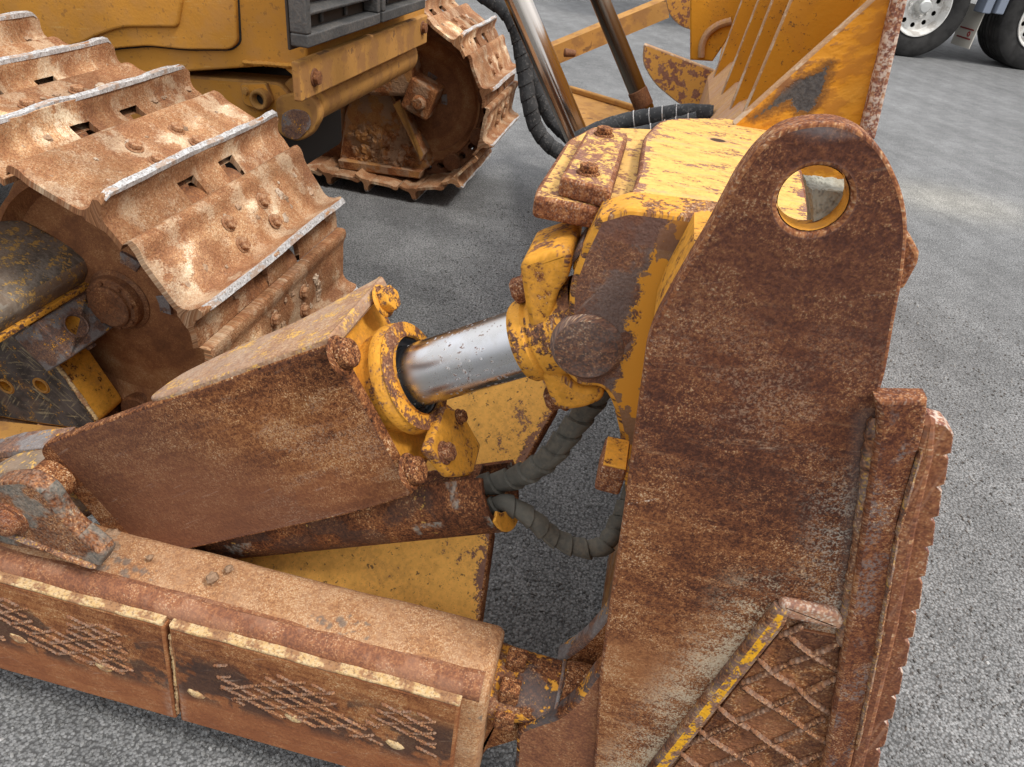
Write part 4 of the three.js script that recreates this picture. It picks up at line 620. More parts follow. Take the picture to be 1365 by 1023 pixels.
  { const g = slab(fl, 0, 0.03, 0.004); g.applyMatrix4(toA); g.translate(-0.02, 0, 0); const flange = C('cylinder_flange', g, [flTex, mRust]);
    // cast neck round the rod
    const ng = lathe([[0.0475, 0.045], [0.0475, 0.041], [0.056, 0.041], [0.0635, 0.038], [0.0665, 0.032], [0.0675, 0.026], [0.067, 0.022], [0.061, 0.0195], [0.06, 0.0]].reverse(), 64); ng.rotateX(Math.PI / 2);
    const nm = toA.clone().setPosition(-0.02, fcy, zr); ng.applyMatrix4(nm);
    const neckTex = steel('neck_paint', small((x, y, q) => { rust(x, y, q, 0.37, 1); over(q, 0.17, 0.12, 0.105, 0.35); paint(x + 0.2, y, q, 0.9, YEL, 0.4); }));
    const gl = S('rod_gland', boxUV(crease(ng, 0.5)), neckTex, flange);
    const fr2 = lathe([[0.0475, 0.0], [0.0475, 0.003], [0.0655, 0.002], [0.0655, 0]], 64); fr2.rotateX(Math.PI / 2); fr2.applyMatrix4(toA.clone().setPosition(0.0185, fcy, zr)); S('gland_face', boxUV(fr2), mYelRust, flange);
    const sg = lathe([[0.038, 0.0], [0.038, 0.03], [0.0395, 0.033], [0.042, 0.03], [0.043, 0.034], [0.0455, 0.037], [0.0475, 0.0395], [0.0475, 0.0]].reverse(), 64); sg.rotateX(Math.PI / 2); sg.applyMatrix4(toA.clone().setPosition(-0.02, fcy, zr)); S('rod_seal', sg, mSeal, flange);
    // bolts
    const bolts = [[464, 472, 0.022], [551, 627, 0.021]], put = (A, y, z, r, m, hex = false) => { const bg = hex ? hexBolt(r, r * 1.0) : wornBolt(r * 1.08, r * 1.0); bg.applyMatrix4(toA.clone().setPosition(A, y, z)); S('flange_bolt', bg, m, flange); };
    const bl = (px, py, A) => { const p = onPlane(px, py, [O[0] + a.x * A, O[1] + a.y * A, 0], [a.x, a.y, 0]); return [(p[0] - O[0]) * b.x + (p[1] - O[1]) * b.y, p[2]]; };
    put(0.008, ...bl(463, 471, 0.018), 0.0165, mRust); put(0.008, ...bl(519, 398, 0.018), 0.016, mYelHalf, true); put(0.008, ...bl(555, 627, 0.018), 0.0165, mRust);
    // lower clamp lug with its own bolt
    const LA = 0.03, lp0 = [O[0] + a.x * LA, O[1] + a.y * LA, 0], lv = (px, py) => { const p = onPlane(px, py, lp0, [a.x, a.y, 0]); return V2(-p[2], (p[0] - O[0]) * b.x + (p[1] - O[1]) * b.y); };
    const lug = roundPoly([[592, 540], [616, 548], [642, 594], [632, 633], [602, 634], [572, 598]].map((q) => lv(...q)), 0.006), lg = slab(lug, 0, 0.014, 0.004); lg.applyMatrix4(toA); lg.translate(LA, 0, 0); S('clamp_lug', lg, [mYel, mYelRust], flange);
    { const p = lv(592, 604), q = lv(612, 556); put(LA, p.y, -p.x, 0.0115, mRustRed, true); put(LA, q.y, -q.x, 0.0085, mRust, true); } }
  // chromed rod; texture runs along its own z
  const rl = 0.295, rg = cyl(0.0375, 0.0375, rl, 56, 0.002); rg.applyMatrix4(toA.clone().setPosition(-0.005, fcy, zr)); const rod = C('tilt_rod', rg, mRod);
  // collar and rod eye with its cap bolts
  const P0 = at(783, 463, 'Z', -0.6), pinA = (P0[0] - O[0]) * a.x + (P0[1] - O[1]) * a.y, pinB = (P0[0] - O[0]) * b.x + (P0[1] - O[1]) * b.y;
  const cs = pinA - 0.083, cg = lathe([[0.0376, 0], [0.043, 0], [0.0455, 0.004], [0.0455, 0.016], [0.043, 0.02], [0.0465, 0.024], [0.048, 0.045], [0.052, 0.06], [0.052, 0.075]].reverse().map(([r, y]) => [r, y]), 56); cg.rotateX(Math.PI / 2); cg.applyMatrix4(toA.clone().setPosition(cs, fcy, zr));
  const collar = C('rod_collar', boxUV(crease(cg, 0.5)), mYelHalf);
  // eye: split bearing block, outline in a,b with the two bolt shoulders
  const ey = [[-0.05, 0.04], [-0.047, 0.074], [-0.03, 0.088], [0.02, 0.082], [0.06, 0.05], [0.075, 0.0], [0.06, -0.05], [0.02, -0.085], [-0.025, -0.092], [-0.05, -0.066]].map(([x, y]) => V2(pinA + x, pinB + y));
  const capO = polyZ([[692, 358], [697, 348], [735, 335], [762, 334], [758, 372], [743, 392], [736, 420], [734, 450], [738, 478], [752, 503], [775, 520], [806, 518], [803, 535], [780, 545], [752, 549], [736, 541], [722, 505], [712, 470], [700, 410]], -0.624), eg = slab(roundPoly(capO, 0.008), -0.624, 0.085, 0.006), eye = D('rod_eye', crease(eg, 0.6), [mYel, mYelB], 'yellow rod eye cap with two bolts');
  const pinC = cyl(0.036, 0.036, 0.09, 40, 0.003); pinC.translate(P0[0] + 0.004, P0[1] + 0.004, -0.72); part('pin', pinC, mTrackDark, eye); const sh = at(766, 344, 'Z', -0.64), shm = rbox(0.006, 0.03, 0.05, 0.002); shm.rotateZ(-0.45); shm.translate(sh[0], sh[1], -0.665); part('shim', shm, mGrey, eye);
  for (const [px, py] of [[697, 385], [741, 530]]) { const bg = hexBolt(0.0145, 0.02), q = at(px, py, 'Z', -0.66), la = (q[0] - O[0]) * a.x + (q[1] - O[1]) * a.y, lb = (q[0] - O[0]) * b.x + (q[1] - O[1]) * b.y; bg.applyMatrix4(new THREE.Matrix4().makeBasis(V3(0, 0, 1), V3(0, 1, 0), V3(-1, 0, 0)).setPosition(la + 0.01, lb, -0.66)); S('eye_bolt', bg, mRustRed, eye); }
  // half-pipe trough under the guard that carries the hoses
  { const pts = []; const R1 = 0.061, R0 = 0.053; for (let t = 0; t <= 20; t++) { const an = mix(Math.PI * 0.74, Math.PI * 1.95, t / 20); pts.push(V2(R1 * Math.cos(an), R1 * Math.sin(an))); } for (let t = 20; t >= 0; t--) { const an = mix(Math.PI * 0.74, Math.PI * 1.95, t / 20); pts.push(V2(R0 * Math.cos(an), R0 * Math.sin(an))); }
    const s = at(252, 706, 'Z', -0.645), e = at(664, 656, 'Z', -0.645), L = Math.hypot(e[0] - s[0], e[1] - s[1]), g = slab(pts, L, L, 0.002);
    const d = V3(e[0] - s[0], e[1] - s[1], 0).normalize(), up = V3(-d.y, d.x, 0), m = new THREE.Matrix4().makeBasis(V3().crossVectors(up, d), up, d).setPosition(s[0], s[1], -0.662);
    const tr = steel('trough_rust', small((x, y, q) => { rust(x, y, q, 0.22, 0.8); const w = smp(nB, x * 1.5 / P, y * 1.5 / P); over(q, 0.3, 0.29, 0.25, 0.7 * sstep(0.93, 0.98, w) * smp(nG, x * 2 / P, y * 2 / P)); over(q, 0.05, 0.035, 0.03, 0.5 * sstep(0.4, 0.1, w)); paint(x, y + 0.3, q, 0.02, [0.4, 0.24, 0.06], 0.4); }));
    const t = D('hose_trough', xf(boxUV(crease(g, 0.5)), m), tr, 'dark half pipe hose trough with a yellow front lip');
    const lipP = []; for (let t = 0; t <= 14; t++) { const an = mix(Math.PI * 1.05, Math.PI * 1.62, t / 14); lipP.push(V2(R1 * Math.cos(an), R1 * Math.sin(an))); } for (let t = 14; t >= 0; t--) { const an = mix(Math.PI * 1.05, Math.PI * 1.62, t / 14), w = 0.016 + 0.01 * Math.sin(Math.PI * t / 14); lipP.push(V2((R1 - w) * Math.cos(an), (R1 - w) * Math.sin(an))); }
    const rim = slab(lipP, 0.0035, 0.004, 0.0012); part('trough_lip', xf(boxUV(rim), m.clone().multiply(T(0, 0, L))), mYel, t);
    const lid = new RoundedBoxGeometry(0.085, 0.006, L * 0.93, 2, 0.002); part('trough_floor', xf(boxUV(lid), m.clone().multiply(T(0, 0.0, L * 0.465))), tr, t); }
}

/* ----- spiral-wrapped hoses ----- */
function hose(name, pts, r, m, step, depth = 0.08, label) { // wrap shows as overlapping turns
  const g = tube(pts, (t, an, s) => { const f = ((s / step + an / (2 * Math.PI)) % 1 + 1) % 1; return r * (1 - depth * (1 - f) + (f > 0.95 ? -depth * 1.3 : 0)); }, Math.round(pts.length * 80), 28); return D(name, boxUVsafe(g), m, label);
}
function boxUVsafe(g) { return g; }
{
  const h1 = [[640, 648, -0.675], [684, 638, -0.675], [730, 612, -0.67], [760, 575, -0.68], [790, 535, -0.69], [830, 480, -0.7]].map(([x, y, z]) => at(x, y, 'Z', z));
  hose('wrapped_hose', h1, 0.0165, mSleeve, 0.026, 0.22);
  const h2 = [[636, 690, -0.655], [672, 672, -0.65], [704, 688, -0.648], [738, 716, -0.655], [775, 731, -0.66], [805, 728, -0.67], [822, 700, -0.7], [850, 640, -0.74]].map(([x, y, z]) => at(x, y, 'Z', z));
  hose('wrapped_hose', h2, 0.0142, mSleeve, 0.024, 0.24);
}

/* ----- blade: end wear plate, side bars, bracket, ribs, hooks ----- */
const blade = D('blade', (() => { // curved mould board, hollow side forward
  const pts = []; for (let i = 0; i <= 16; i++) { const t = i / 16, y = 0.05 + 1.17 * t; pts.push(V2(0.335 - 0.25 * Math.sin(t * Math.PI * 0.85) * 0.35 - 0.02 * t, y)); } const back = [...pts].reverse().map((p) => V2(p.x - 0.022, p.y));
  return boxUV(slab([...pts, ...back], -1.03, 2.35, 0.003));
})(), mOrange());
function mOrange() { return new THREE.MeshStandardMaterial({ ...{}, name: 'blade_back_paint' }); }
{
  const B = (name, g, m, label) => part(name, g, m, blade, label);
  const org = steel('blade_orange_paint', tile((x, y, q) => { const a = smp(nA, x / P, y / P), b = smp(nB, x * 2 / P, y * 2 / P), g = smp(nG, x * 2 / P, y * 2 / P), s = 0.85 + 0.2 * a; q.r = 0.60 * s; q.g = 0.26 * s; q.b = 0.022 * s; over(q, 0.4, 0.17, 0.03, 0.35 * sstep(0.5, 1, b)); if (g > 0.955 && b > 0.4) over(q, 0.07, 0.04, 0.03, 0.8); q.rough = 0.5 + 0.2 * b; q.h = 0.5 + 0.3 * (b - 0.5) + 0.2 * (g - 0.5); }, { bump: 0.0012 }));
  blade.material = org;
  const z = -0.5;
  const L = [[1041, 173], [1011, 198], [985, 232], [962, 275], [945, 308], [905, 375], [873, 432], [861, 465], [850, 545], [838, 630], [829, 700], [815, 790], [800, 895], [793, 1000], [788, 1090]];
  const Rr = [[1105, 1090], [1120, 1010], [1146, 820], [1172, 560], [1173, 526], [1182, 495], [1195, 420], [1205, 370], [1211, 318], [1210, 285], [1202, 251], [1182, 207], [1157, 179], [1122, 163], [1081, 163]];
  const out = polyZ([...L, ...Rr], z), outS = roundPoly(out, 0.016);
  const hc = at(1085, 268, 'Z', z), hr = (at(1136, 268, 'Z', z)[0] - at(1034, 268, 'Z', z)[0]) / 2 * 0.985;
  const seg = (a, b) => [at(a[0], a[1], 'Z', z), at(b[0], b[1], 'Z', z)];
  const wedge = [[860, 1035], [1040, 818], [1126, 838]].map((p) => at(p[0], p[1], 'Z', z)), rightWeld = [[1160, 560], [1133, 820]].map((p) => at(p[0], p[1], 'Z', z));
  const tx = steel('end_plate_rust', { x0: -0.02, y0: 0.16, w: 0.36, h: 0.92, ppm: 2200, bump: 0.0009, f: (x, y, q) => {
    const A = smp(nA, x * 1.1 / P + 0.1, y * 1.3 / P), s = smp(nS, y * 1.6 / P, x * 0.9 / P), lowk = sstep(0.75, 0.45, y), leftk = sstep(0.2, 0.05, x - 0.1 * (0.9 - y));
    rust(x, y, q, 0.30 + 0.14 * lowk * leftk + 0.06 * lowk + (A - 0.5) * 0.1 + (s - 0.5) * 0.09, 0.95, 0.8, 2.2); scratch(x, y, q, 0.035, 0.12, [0.40, 0.24, 0.13]); scratch(x + 0.3, y, q, 0.02, -0.2, [0.42, 0.28, 0.17]);
    over(q, 0.11, 0.042, 0.03, 0.15 + 0.3 * sstep(0.6, 0.9, y)); over(q, 0.30, 0.13, 0.055, 0.5 * lowk * leftk * sstep(0.3, 0.8, A));
    const mid = sstep(0.72, 0.8, y) * sstep(0.95, 0.84, y), h = smp(nH, x * 3 / P, y * 3 / P), b = smp(nB, x * 1.5 / P, y * 3 / P); over(q, 0.36, 0.23, 0.15, mid * 0.5 * sstep(0.5, 0.85, h) * sstep(0.35, 0.8, b));
    const dark = sstep(0.86, 0.95, y) * sstep(1.03, 0.95, y); over(q, 0.06, 0.028, 0.023, 0.3 * dark);
    // chalky splash beside the wedge bars and the right-hand weld
    const w1 = lineDist(x, y, wedge.map((p) => [p[0], p[1]])), up1 = (y - wedge[0][1]) - (x - wedge[0][0]) * (wedge[1][1] - wedge[0][1]) / (wedge[1][0] - wedge[0][0]) > 0 ? 1 : 0.2;
    over(q, 0.58, 0.48, 0.34, 0.95 * up1 * sstep(0.085, 0.008, w1) * sstep(0.42, 0.75, h * 0.6 + b * 0.4 + 0.12 * sstep(0.03, 0, w1)));
    const w2 = lineDist(x, y, rightWeld.map((p) => [p[0], p[1]])); over(q, 0.48, 0.42, 0.34, 0.85 * sstep(0.06, 0.006, w2) * sstep(0.55, 0.85, h * 0.65 + b * 0.35) * sstep(0.82, 0.7, y)); over(q, 0.1, 0.085, 0.08, 0.5 * sstep(0.018, 0.004, w2));
    scratch(x, y, q, 0.012, 0.3, [0.5, 0.4, 0.3]); const d1 = segDist(x, y, at(838, 672, 'Z', z), at(872, 666, 'Z', z)); over(q, 0.66, 0.55, 0.44, 0.85 * sstep(0.0018, 0.0006, d1 + 0.003 * (h - 0.4) + 0.002 * (b - 0.5)));
    const rim = Math.abs(Math.hypot(x - hc[0], y - hc[1]) - hr); over(q, 0.3, 0.17, 0.13, 0.5 * sstep(0.005, 0.001, rim));
    const e = sstep(0.012, 0.002, Math.abs(y - 1.045) + 0.3 * Math.abs(x - 0.1)); over(q, 0.26, 0.24, 0.24, 0.5 * e * b);
  } });
  B('end_wear_plate', slab(outS, z, 0.026, 0.003, [circle(hc[0], hc[1], hr)]), [tx, mRustRed], 'tall rust brown wear plate with a round hole');
  { const g = lathe([[hr - 0.0008, 0], [hr - 0.0008, 0.0205]], 60); g.rotateX(Math.PI / 2); g.translate(hc[0], hc[1], z - 0.025); B('hole_liner', boxUVcyl(g), mYel); }
  B('plate_stud', slab(roundPoly(polyZ([[1203, 298], [1213, 312], [1227, 338], [1225, 352], [1206, 386], [1190, 390], [1186, 305]], z - 0.01), 0.002), z - 0.01, 0.014, 0.0035), [mRustRed, mRustRed]);
  // web behind the plate, yellow
  const web = polyZ([[925, 352], [912, 376], [880, 434], [868, 465], [857, 545], [845, 630], [836, 700], [822, 790], [807, 895], [800, 1000], [860, 1000], [900, 800], [930, 500], [960, 352]], z);
  B('plate_web', boxUV(slab(web, z - 0.027, 0.085, 0.002)), mYel);
  // bracket side plate with the pin boss
  const zs = -0.614;
  const sp = roundPoly(polyZ([[797, 289], [838, 277], [960, 292], [1000, 330], [940, 560], [890, 900], [845, 900], [838, 700], [830, 625], [828, 604], [826, 580], [816, 538], [803, 517], [770, 517], [738, 480], [742, 440], [757, 424], [759, 380], [775, 335]], zs), [0.004, 0.006, 0.004, 0, 0, 0, 0, 0.01, 0.01, 0.01, 0.01, 0.012, 0.012, 0.012, 0.02, 0.01, 0.008, 0.012, 0.01]);
  const yl = [[905, 285], [880, 330], [845, 400], [826, 500], [815, 560], [826, 640], [830, 800]].map((p) => at(p[0], p[1], 'Z', zs));
  const yx = (y) => { for (let i = 0; i < yl.length - 1; i++) if (y <= yl[i][1] && y >= yl[i + 1][1]) return mix(yl[i][0], yl[i + 1][0], (yl[i][1] - y) / (yl[i][1] - yl[i + 1][1])); return y > yl[0][1] ? yl[0][0] : yl[yl.length - 1][0]; };
  const bt = steel('bracket_wear', { x0: -0.08, y0: 0.3, w: 0.28, h: 0.66, ppm: 2200, bump: 0.001, f: (x, y, q) => {
    rust(x, y, q, 0.30, 0.9, 1.5, 1.5); const b = smp(nB, x * 3 / P, y * 3 / P), h = smp(nH, x * 3 / P, y * 3 / P), d = x - yx(y) + 0.016 * (b - 0.5) + 0.006 * (h - 0.5);
    over(q, 0.075 + 0.1 * h, 0.068 + 0.09 * h, 0.066 + 0.085 * h, 0.7 * sstep(-0.075, -0.02, d) * sstep(0.15, 0.5, b) + 0.2); scratch(x, y, q, 0.05, 1.0, [0.3, 0.24, 0.2]); scratch(x, y, q, 0.03, 0.2, [0.3, 0.2, 0.14]); over(q, 0.2, 0.1, 0.07, 0.3);
    const k = sstep(-0.001, 0.002, d); over(q, YEL[0], YEL[1], YEL[2], k * (b > 0.86 ? 0.2 : 1)); q.h = mix(q.h, 0.85, k); q.rough = mix(q.rough, 0.5, k);
    if (y > 0.9) over(q, 0.16, 0.075, 0.055, 0.5);
  } });
  const sideP = B('pin_bracket', slab(sp, zs, 0.05, 0.006), [bt, mYelHalf], 'bracket plate with grey rusted face and bright yellow inner edge');
  const pc = at(781, 467, 'Z', zs + 0.006), bg = cyl(0.0385, 0.037, 0.028, 64, 0.005); bg.translate(pc[0], pc[1], zs - 0.022); B('pin_boss', bg, mGreyB, 'round grey brown pin boss');
  const nub = at(813, 626, 'Z', -0.56), ng = rbox(0.026, 0.034, 0.05, 0.004); ng.rotateZ(-0.06); ng.translate(nub[0] + 0.002, nub[1], -0.567); B('stop_block', ng, mRustRed);
  const nt = rbox(0.0225, 0.002, 0.046, 0.0008); nt.translate(nub[0] + 0.003, nub[1] + 0.0172, -0.567); B('stop_block_top', nt, mYel);
  // top sheet, bolted block and shelf
  const yt = 0.93, shp = polyY([[836, 275], [852, 225], [858, 180], [880, 160], [905, 157], [985, 157], [1034, 170], [1070, 226], [1085, 297], [960, 291]], yt);
  const st = steel('streaked_yellow_top', { x0: -0.05, y0: 0.58, w: 0.28, h: 0.5, ppm: 2200, bump: 0.0009, f: (x, y, q) => {
    rust(x, y, q, 0.44, 0.6); over(q, 0.23, 0.13, 0.11, 0.6); const d = polyDist(x, y, shp), s = smp(nS, y * 1.6 / P, x * 1.1 / P); const c = 0.93 - 0.7 * sstep(0.016, 0.0, d) - 0.25 * sstep(0.05, 0.01, Math.hypot(x + 0.0, y - 0.9));
    paint(x, y, q, c + (s - 0.5) * 0.16, [0.64, 0.38, 0.105], 0.3, 0.7, 2.2); over(q, 0.42, 0.27, 0.17, 0.55 * sstep(0.62, 0.95, s) * smp(nG, x * 2 / P, y * 2 / P)); q.rough = 0.8;
    const hp = at(957, 187, 'Y', yt); const r = Math.hypot((x - hp[0]) * 0.8, y + hp[2]); over(q, 0.06, 0.035, 0.025, sstep(0.009, 0.0065, r)); over(q, 0.4, 0.24, 0.14, 0.6 * sstep(0.003, 0, Math.abs(r - 0.0095)));
  } });
  B('bracket_top', (() => { const g = sheet(roundPoly(shp, [0.004, 0.02, 0.03, 0.02, 0, 0, 0, 0, 0.004, 0.004]), yt, 0.022, 0.004); return g; })(), [st, mRustRed], 'streaked yellow top sheet of the blade bracket');
  const f0 = at(840, 284, 'Y', yt - 0.012), f1 = at(962, 297, 'Y', yt - 0.012); B('front_weld', weldBead(f0, f1, 0.0075, 0.014, 0.2, 33), mYelHalf);
  const ye = 0.912, she = roundPoly(polyY([[712, 262], [716, 248], [757, 185], [790, 168], [880, 172], [862, 240], [842, 275], [790, 277]], ye), [0.006, 0.008, 0.012, 0.006, 0, 0, 0.008, 0.006]);
  const shelf = B('bracket_shelf', sheet(she, ye, 0.022, 0.005), [mShelf, mRustRed]);
  const yb = ye + 0.019, blk = roundPoly(polyY([[746, 236], [784, 170], [838, 178], [815, 254]], yb), 0.006); const bl = B('bolted_block', sheet(blk, yb, 0.019, 0.004), [mMottleRed, mRustRed], 'rusty block bolted on the yellow shelf');
  for (const [px, py] of [[805, 176], [784, 227]]) { const p = at(px, py + 4, 'Y', yb), g = hexBolt(0.0095, 0.009); g.rotateX(-Math.PI / 2); g.translate(p[0], yb, p[2]); part('block_bolt', g, mRust, blade); }
  // yellow lip under the shelf
  const lp = at(783, 318, 'Z', -0.66), lg = rbox(0.012, 0.06, 0.05, 0.004); lg.rotateZ(-0.25); lg.translate(lp[0] + 0.004, lp[1], -0.665); B('shelf_gusset', lg, mYel);

  // right-hand side bars: plain bar, then a bar with a notched outer edge
  const z1 = z + 0.012;
  const b1 = polyZ([[1168, 534], [1238, 535], [1235, 568], [1199, 695], [1180, 838], [1138, 1010], [1120, 1090], [1075, 1090], [1100, 1008], [1131, 822], [1172, 556], [1168, 545]], z1);
  const bar1 = steel('side_bar_rust', { x0: 0.1, y0: 0.1, w: 0.24, h: 0.8, ppm: 1500, f: (x, y, q) => { rust(x, y, q, 0.31, 1.2); over(q, 0.15, 0.05, 0.036, 0.3); const b = smp(nB, x * 3 / P, y * 2 / P), h = smp(nH, x * 2 / P, y * 2 / P); const d = polyDist(x, y, b1); over(q, 0.2, 0.19, 0.185, 0.5 * sstep(0.5, 0.9, b) * sstep(0.4, 0.7, h)); over(q, 0.42, 0.31, 0.18, 0.55 * sstep(0.004, 0, d) * sstep(0.5, 0.8, h)); } });
  B('side_bar', slab(b1, z1, 0.02, 0.004), [bar1, mRustRed]);
  B('side_weld', weldBead(at(1166, 556, 'Z', z + 0.002), at(1121, 860, 'Z', z + 0.002), 0.0062, 0.016, 0.18, 41), mWeldGrey);
  const z2 = z + 0.002, eR = [[1271, 590], [1266, 612], [1257, 655], [1248, 698], [1240, 737], [1231, 778], [1223, 820], [1214, 860], [1205, 897], [1196, 933], [1186, 968], [1175, 1005], [1165, 1040]], ed = [];
  for (let i = 0; i < eR.length - 1; i++) { const [x0, y0] = eR[i], [x1, y1] = eR[i + 1]; const w = 2 * rnd(), c = 5 * (rnd() - 0.5); ed.push([x0 - 0.5, y0 + 1 + c * 0.3], [mix(x0, x1, 0.5) + w, mix(y0, y1, 0.5)], [x1 + 2.5 + w, y1 - 8 + c], [x1 - 5 - 2 * rnd(), y1 - 5 + c]); }
  const b2 = polyZ([[1243, 563], [1262, 568], [1272, 580], ...ed, [1140, 1060], [1140, 1008], [1182, 838], [1201, 694], [1237, 566]], z2);
  const nb = B('notched_bar', slab(b2, z2, 0.02, 0.001), [mBarB, mRustPale], 'bar with a toothed outer edge'); 
  const rd = polyZ([[1243, 562], [1250, 566], [1247, 610], [1225, 700], [1199, 840], [1152, 1030], [1131, 1030], [1174, 838], [1193, 694], [1230, 566]], z2 + 0.008); B('notched_bar_ridge', slab(rd, z2 + 0.008, 0.012, 0.005), [mBarB, mBarB]);
  B('bar_weld', weldBead(at(1228, 600, 'Z', z1), at(1196, 715, 'Z', z1), 0.0024, 0.02, 0.2, 43), mWeldGrey); B('bar_weld', weldBead(at(1196, 715, 'Z', z1), at(1142, 1000, 'Z', z1), 0.0024, 0.02, 0.2, 44), mWeldGrey);
  // wedge-shaped wear panel low on the plate: two border bars and crossed beads
  const z3 = z + 0.012;
  B('wedge_bar', slab(polyZ([[1033, 813], [1053, 819], [1048, 836], [850, 1080], [828, 1076]], z3), z3, 0.014, 0.005), [mWedgeYel, mWeldGrey], 'sloping border bar with bright yellow paint');
  B('wedge_bar', slab(roundPoly(polyZ([[1038, 812], [1046, 808], [1118, 822], [1128, 834], [1122, 846], [1048, 830]], z3), 0.004), z3 - 0.003, 0.012, 0.005), [mRustPink, mRustPink]);
  const zp = z + 0.001, S = polyZ([[1045, 834], [1120, 848], [1103, 1090], [845, 1090]], zp); B('wedge_field', slab(S, zp + 0.002, 0.004, 0.001), [mField, mField]);
  const zl = zp + 0.003, lines = [[[1036, 851], [1071, 834]], [[986, 913], [1050, 886], [1121, 858]], [[905, 998], [979, 963], [1118, 904]], [[945, 1023], [1031, 990], [1100, 957]], [[850, 1090], [930, 1048], [955, 1030]], [[1030, 1030], [1108, 1001]], [[1049, 848], [1120, 897]], [[1009, 879], [1060, 916], [1108, 952]], [[986, 913], [1107, 994]], [[955, 942], [1000, 972], [1090, 1034]], [[930, 973], [1005, 1021]], [[905, 1003], [960, 1040]]];
  lines.forEach((l, k) => { for (let i = 0; i < l.length - 1; i++) { const p = at(l[i][0], l[i][1], 'Z', zl), r = at(l[i + 1][0], l[i + 1][1], 'Z', zl); B('hardfacing_bead', weldBead(p, r, 0.0036, 0.006, 0.4, 50 + k), mWeldLat); } });

  // ball socket ears low behind the plate
  const ez = -0.505, ear = smooth(polyZ([[688, 1000], [690, 978], [715, 966], [745, 955], [772, 930], [796, 898], [830, 880], [850, 950], [850, 1060], [700, 1060]], ez), 4).slice(0, -1);
  B('socket_ear', slab(ear, ez, 0.025, 0.005), [mRustEar, mGreyJ], 'rounded brown socket ear');
  const e2 = smooth(polyZ([[742, 882], [772, 862], [800, 832], [822, 800], [860, 790], [870, 880], [820, 930], [770, 905]], -0.60), 4).slice(0, -1); B('socket_ear', slab(e2, -0.60, 0.03, 0.006), [mRust, mGrey]);

  // upper end gusset, orange with a peeled black patch
  const zg = -1.0, gp = polyZ([[978, 165], [1140, 20], [1196, -30], [1212, -22], [1205, 0], [1160, 185], [1150, 330], [990, 330]], zg);
  const pk = polyZ([[1000, 158], [1035, 130], [1062, 108], [1090, 96], [1108, 84], [1098, 118], [1078, 152], [1062, 150], [1055, 132], [1030, 148], [1005, 160]], zg).map((p) => [p.x, p.y]);
  const inside = (x, y) => { let c = false; for (let i = 0, j = pk.length - 1; i < pk.length; j = i++) if ((pk[i][1] > y) !== (pk[j][1] > y) && x < (pk[j][0] - pk[i][0]) * (y - pk[i][1]) / (pk[j][1] - pk[i][1]) + pk[i][0]) c = !c; return c; };
  const gt = steel('peeling_orange_paint', { x0: 0.05, y0: 0.75, w: 0.26, h: 0.4, ppm: 2400, bump: 0.002, f: (x, y, q) => {
    const u = x * 0.85 + y * 0.5, v = -x * 0.5 + y * 0.85, a = smp(nA, u * 2 / P, v * 5 / P), b = smp(nB, u * 3 / P, v * 6 / P), g = smp(nG, x * 3 / P, y * 3 / P); q.r = 0.62; q.g = 0.25; q.b = 0.02; over(q, 0.62, 0.3, 0.05, 0.5 * a); over(q, 0.33, 0.12, 0.025, 0.5 * sstep(0.6, 0.95, b)); q.rough = 0.55; q.h = 0.5 + 0.6 * (b - 0.5);
    const d = pk.reduce((m, p, i) => Math.min(m, segDist(x, y, p, pk[(i + 1) % pk.length])), 9) * (inside(x, y) ? 1 : -1) + 0.006 * (b - 0.5) + 0.004 * (g - 0.5);
    over(q, 0.16, 0.07, 0.025, sstep(-0.011, -0.001, d) * 0.85); const k = sstep(0, 0.002, d); over(q, 0.055 + 0.05 * g, 0.05 + 0.045 * g, 0.05 + 0.04 * g, k); q.h = mix(q.h, 0.1 + 0.2 * g, k);
    const e = segDist(x, y, [gp[0].x, gp[0].y], [gp[1].x, gp[1].y]); if (e < 0.02 && b > 0.55) over(q, 0.25, 0.12, 0.06, sstep(0.02, 0.004, e) * 0.7);
  } });
  B('end_gusset', slab(gp, zg, 0.02, 0.003), [gt, mEdgePale], 'orange painted end gusset with a peeled black patch');
  const eb = polyZ([[1145, 186], [1167, 186], [1222, -50], [1202, -50]], zg + 0.012); B('end_edge', slab(eb, zg + 0.014, 0.05, 0.005), [mRustPale, mRustPale], 'pitted rusty end edge of the mould board');
  // ribs on the back and the ledge they stand on
  for (const [zz, a, c] of [[-1.14, [994, 145], [1055, 0]], [-1.28, [988, 108], [1030, 0]], [-1.44, [980, 80], [1011, 0]], [-1.66, [970, 52], [989, 0]]]) {
    const p = at(a[0], a[1], 'Z', zz), r = at(c[0], c[1], 'Z', zz), d = [(r[0] - p[0]) / (r[1] - p[1])], y0 = p[1] - 0.12, y1 = 1.19;
    B('blade_rib', slab([V2(p[0] - 0.12 * d[0], y0), V2(0.27, y0), V2(0.24, y1), V2(p[0] + d[0] * (y1 - p[1]), y1)], zz, 0.02, 0.002), [org, mEdgePale]);
  }
  { const g = slab([V2(0.09, 0.78), V2(0.30, 0.78), V2(0.30, 0.9), V2(0.2, 0.945), V2(0.13, 0.905), V2(0.096, 0.86)], -1.02, 0.72, 0.003); B('rear_ledge', boxUV(g), mWeathered); }
  const hk = (zz, pts) => B('stop_hook', slab(roundPoly(polyZ(pts, zz), [0.006, 0, 0, 0.02, 0.05, 0.05]), zz, 0.02, 0.003), [mMottle, mEdgePale]);
  hk(-1.74, [[858, 58], [952, 94], [946, 152], [906, 140], [872, 112], [856, 84]]); hk(-2.66, [[889, -40], [934, -28], [926, 42], [905, 34], [892, 20], [887, 0]]);
  const lb = B('lift_bracket', slab(polyZ([[920, -80], [1000, -80], [985, 30], [950, 82], [920, 80]], -1.98), -1.98, 0.03, 0.004), [org, org]);
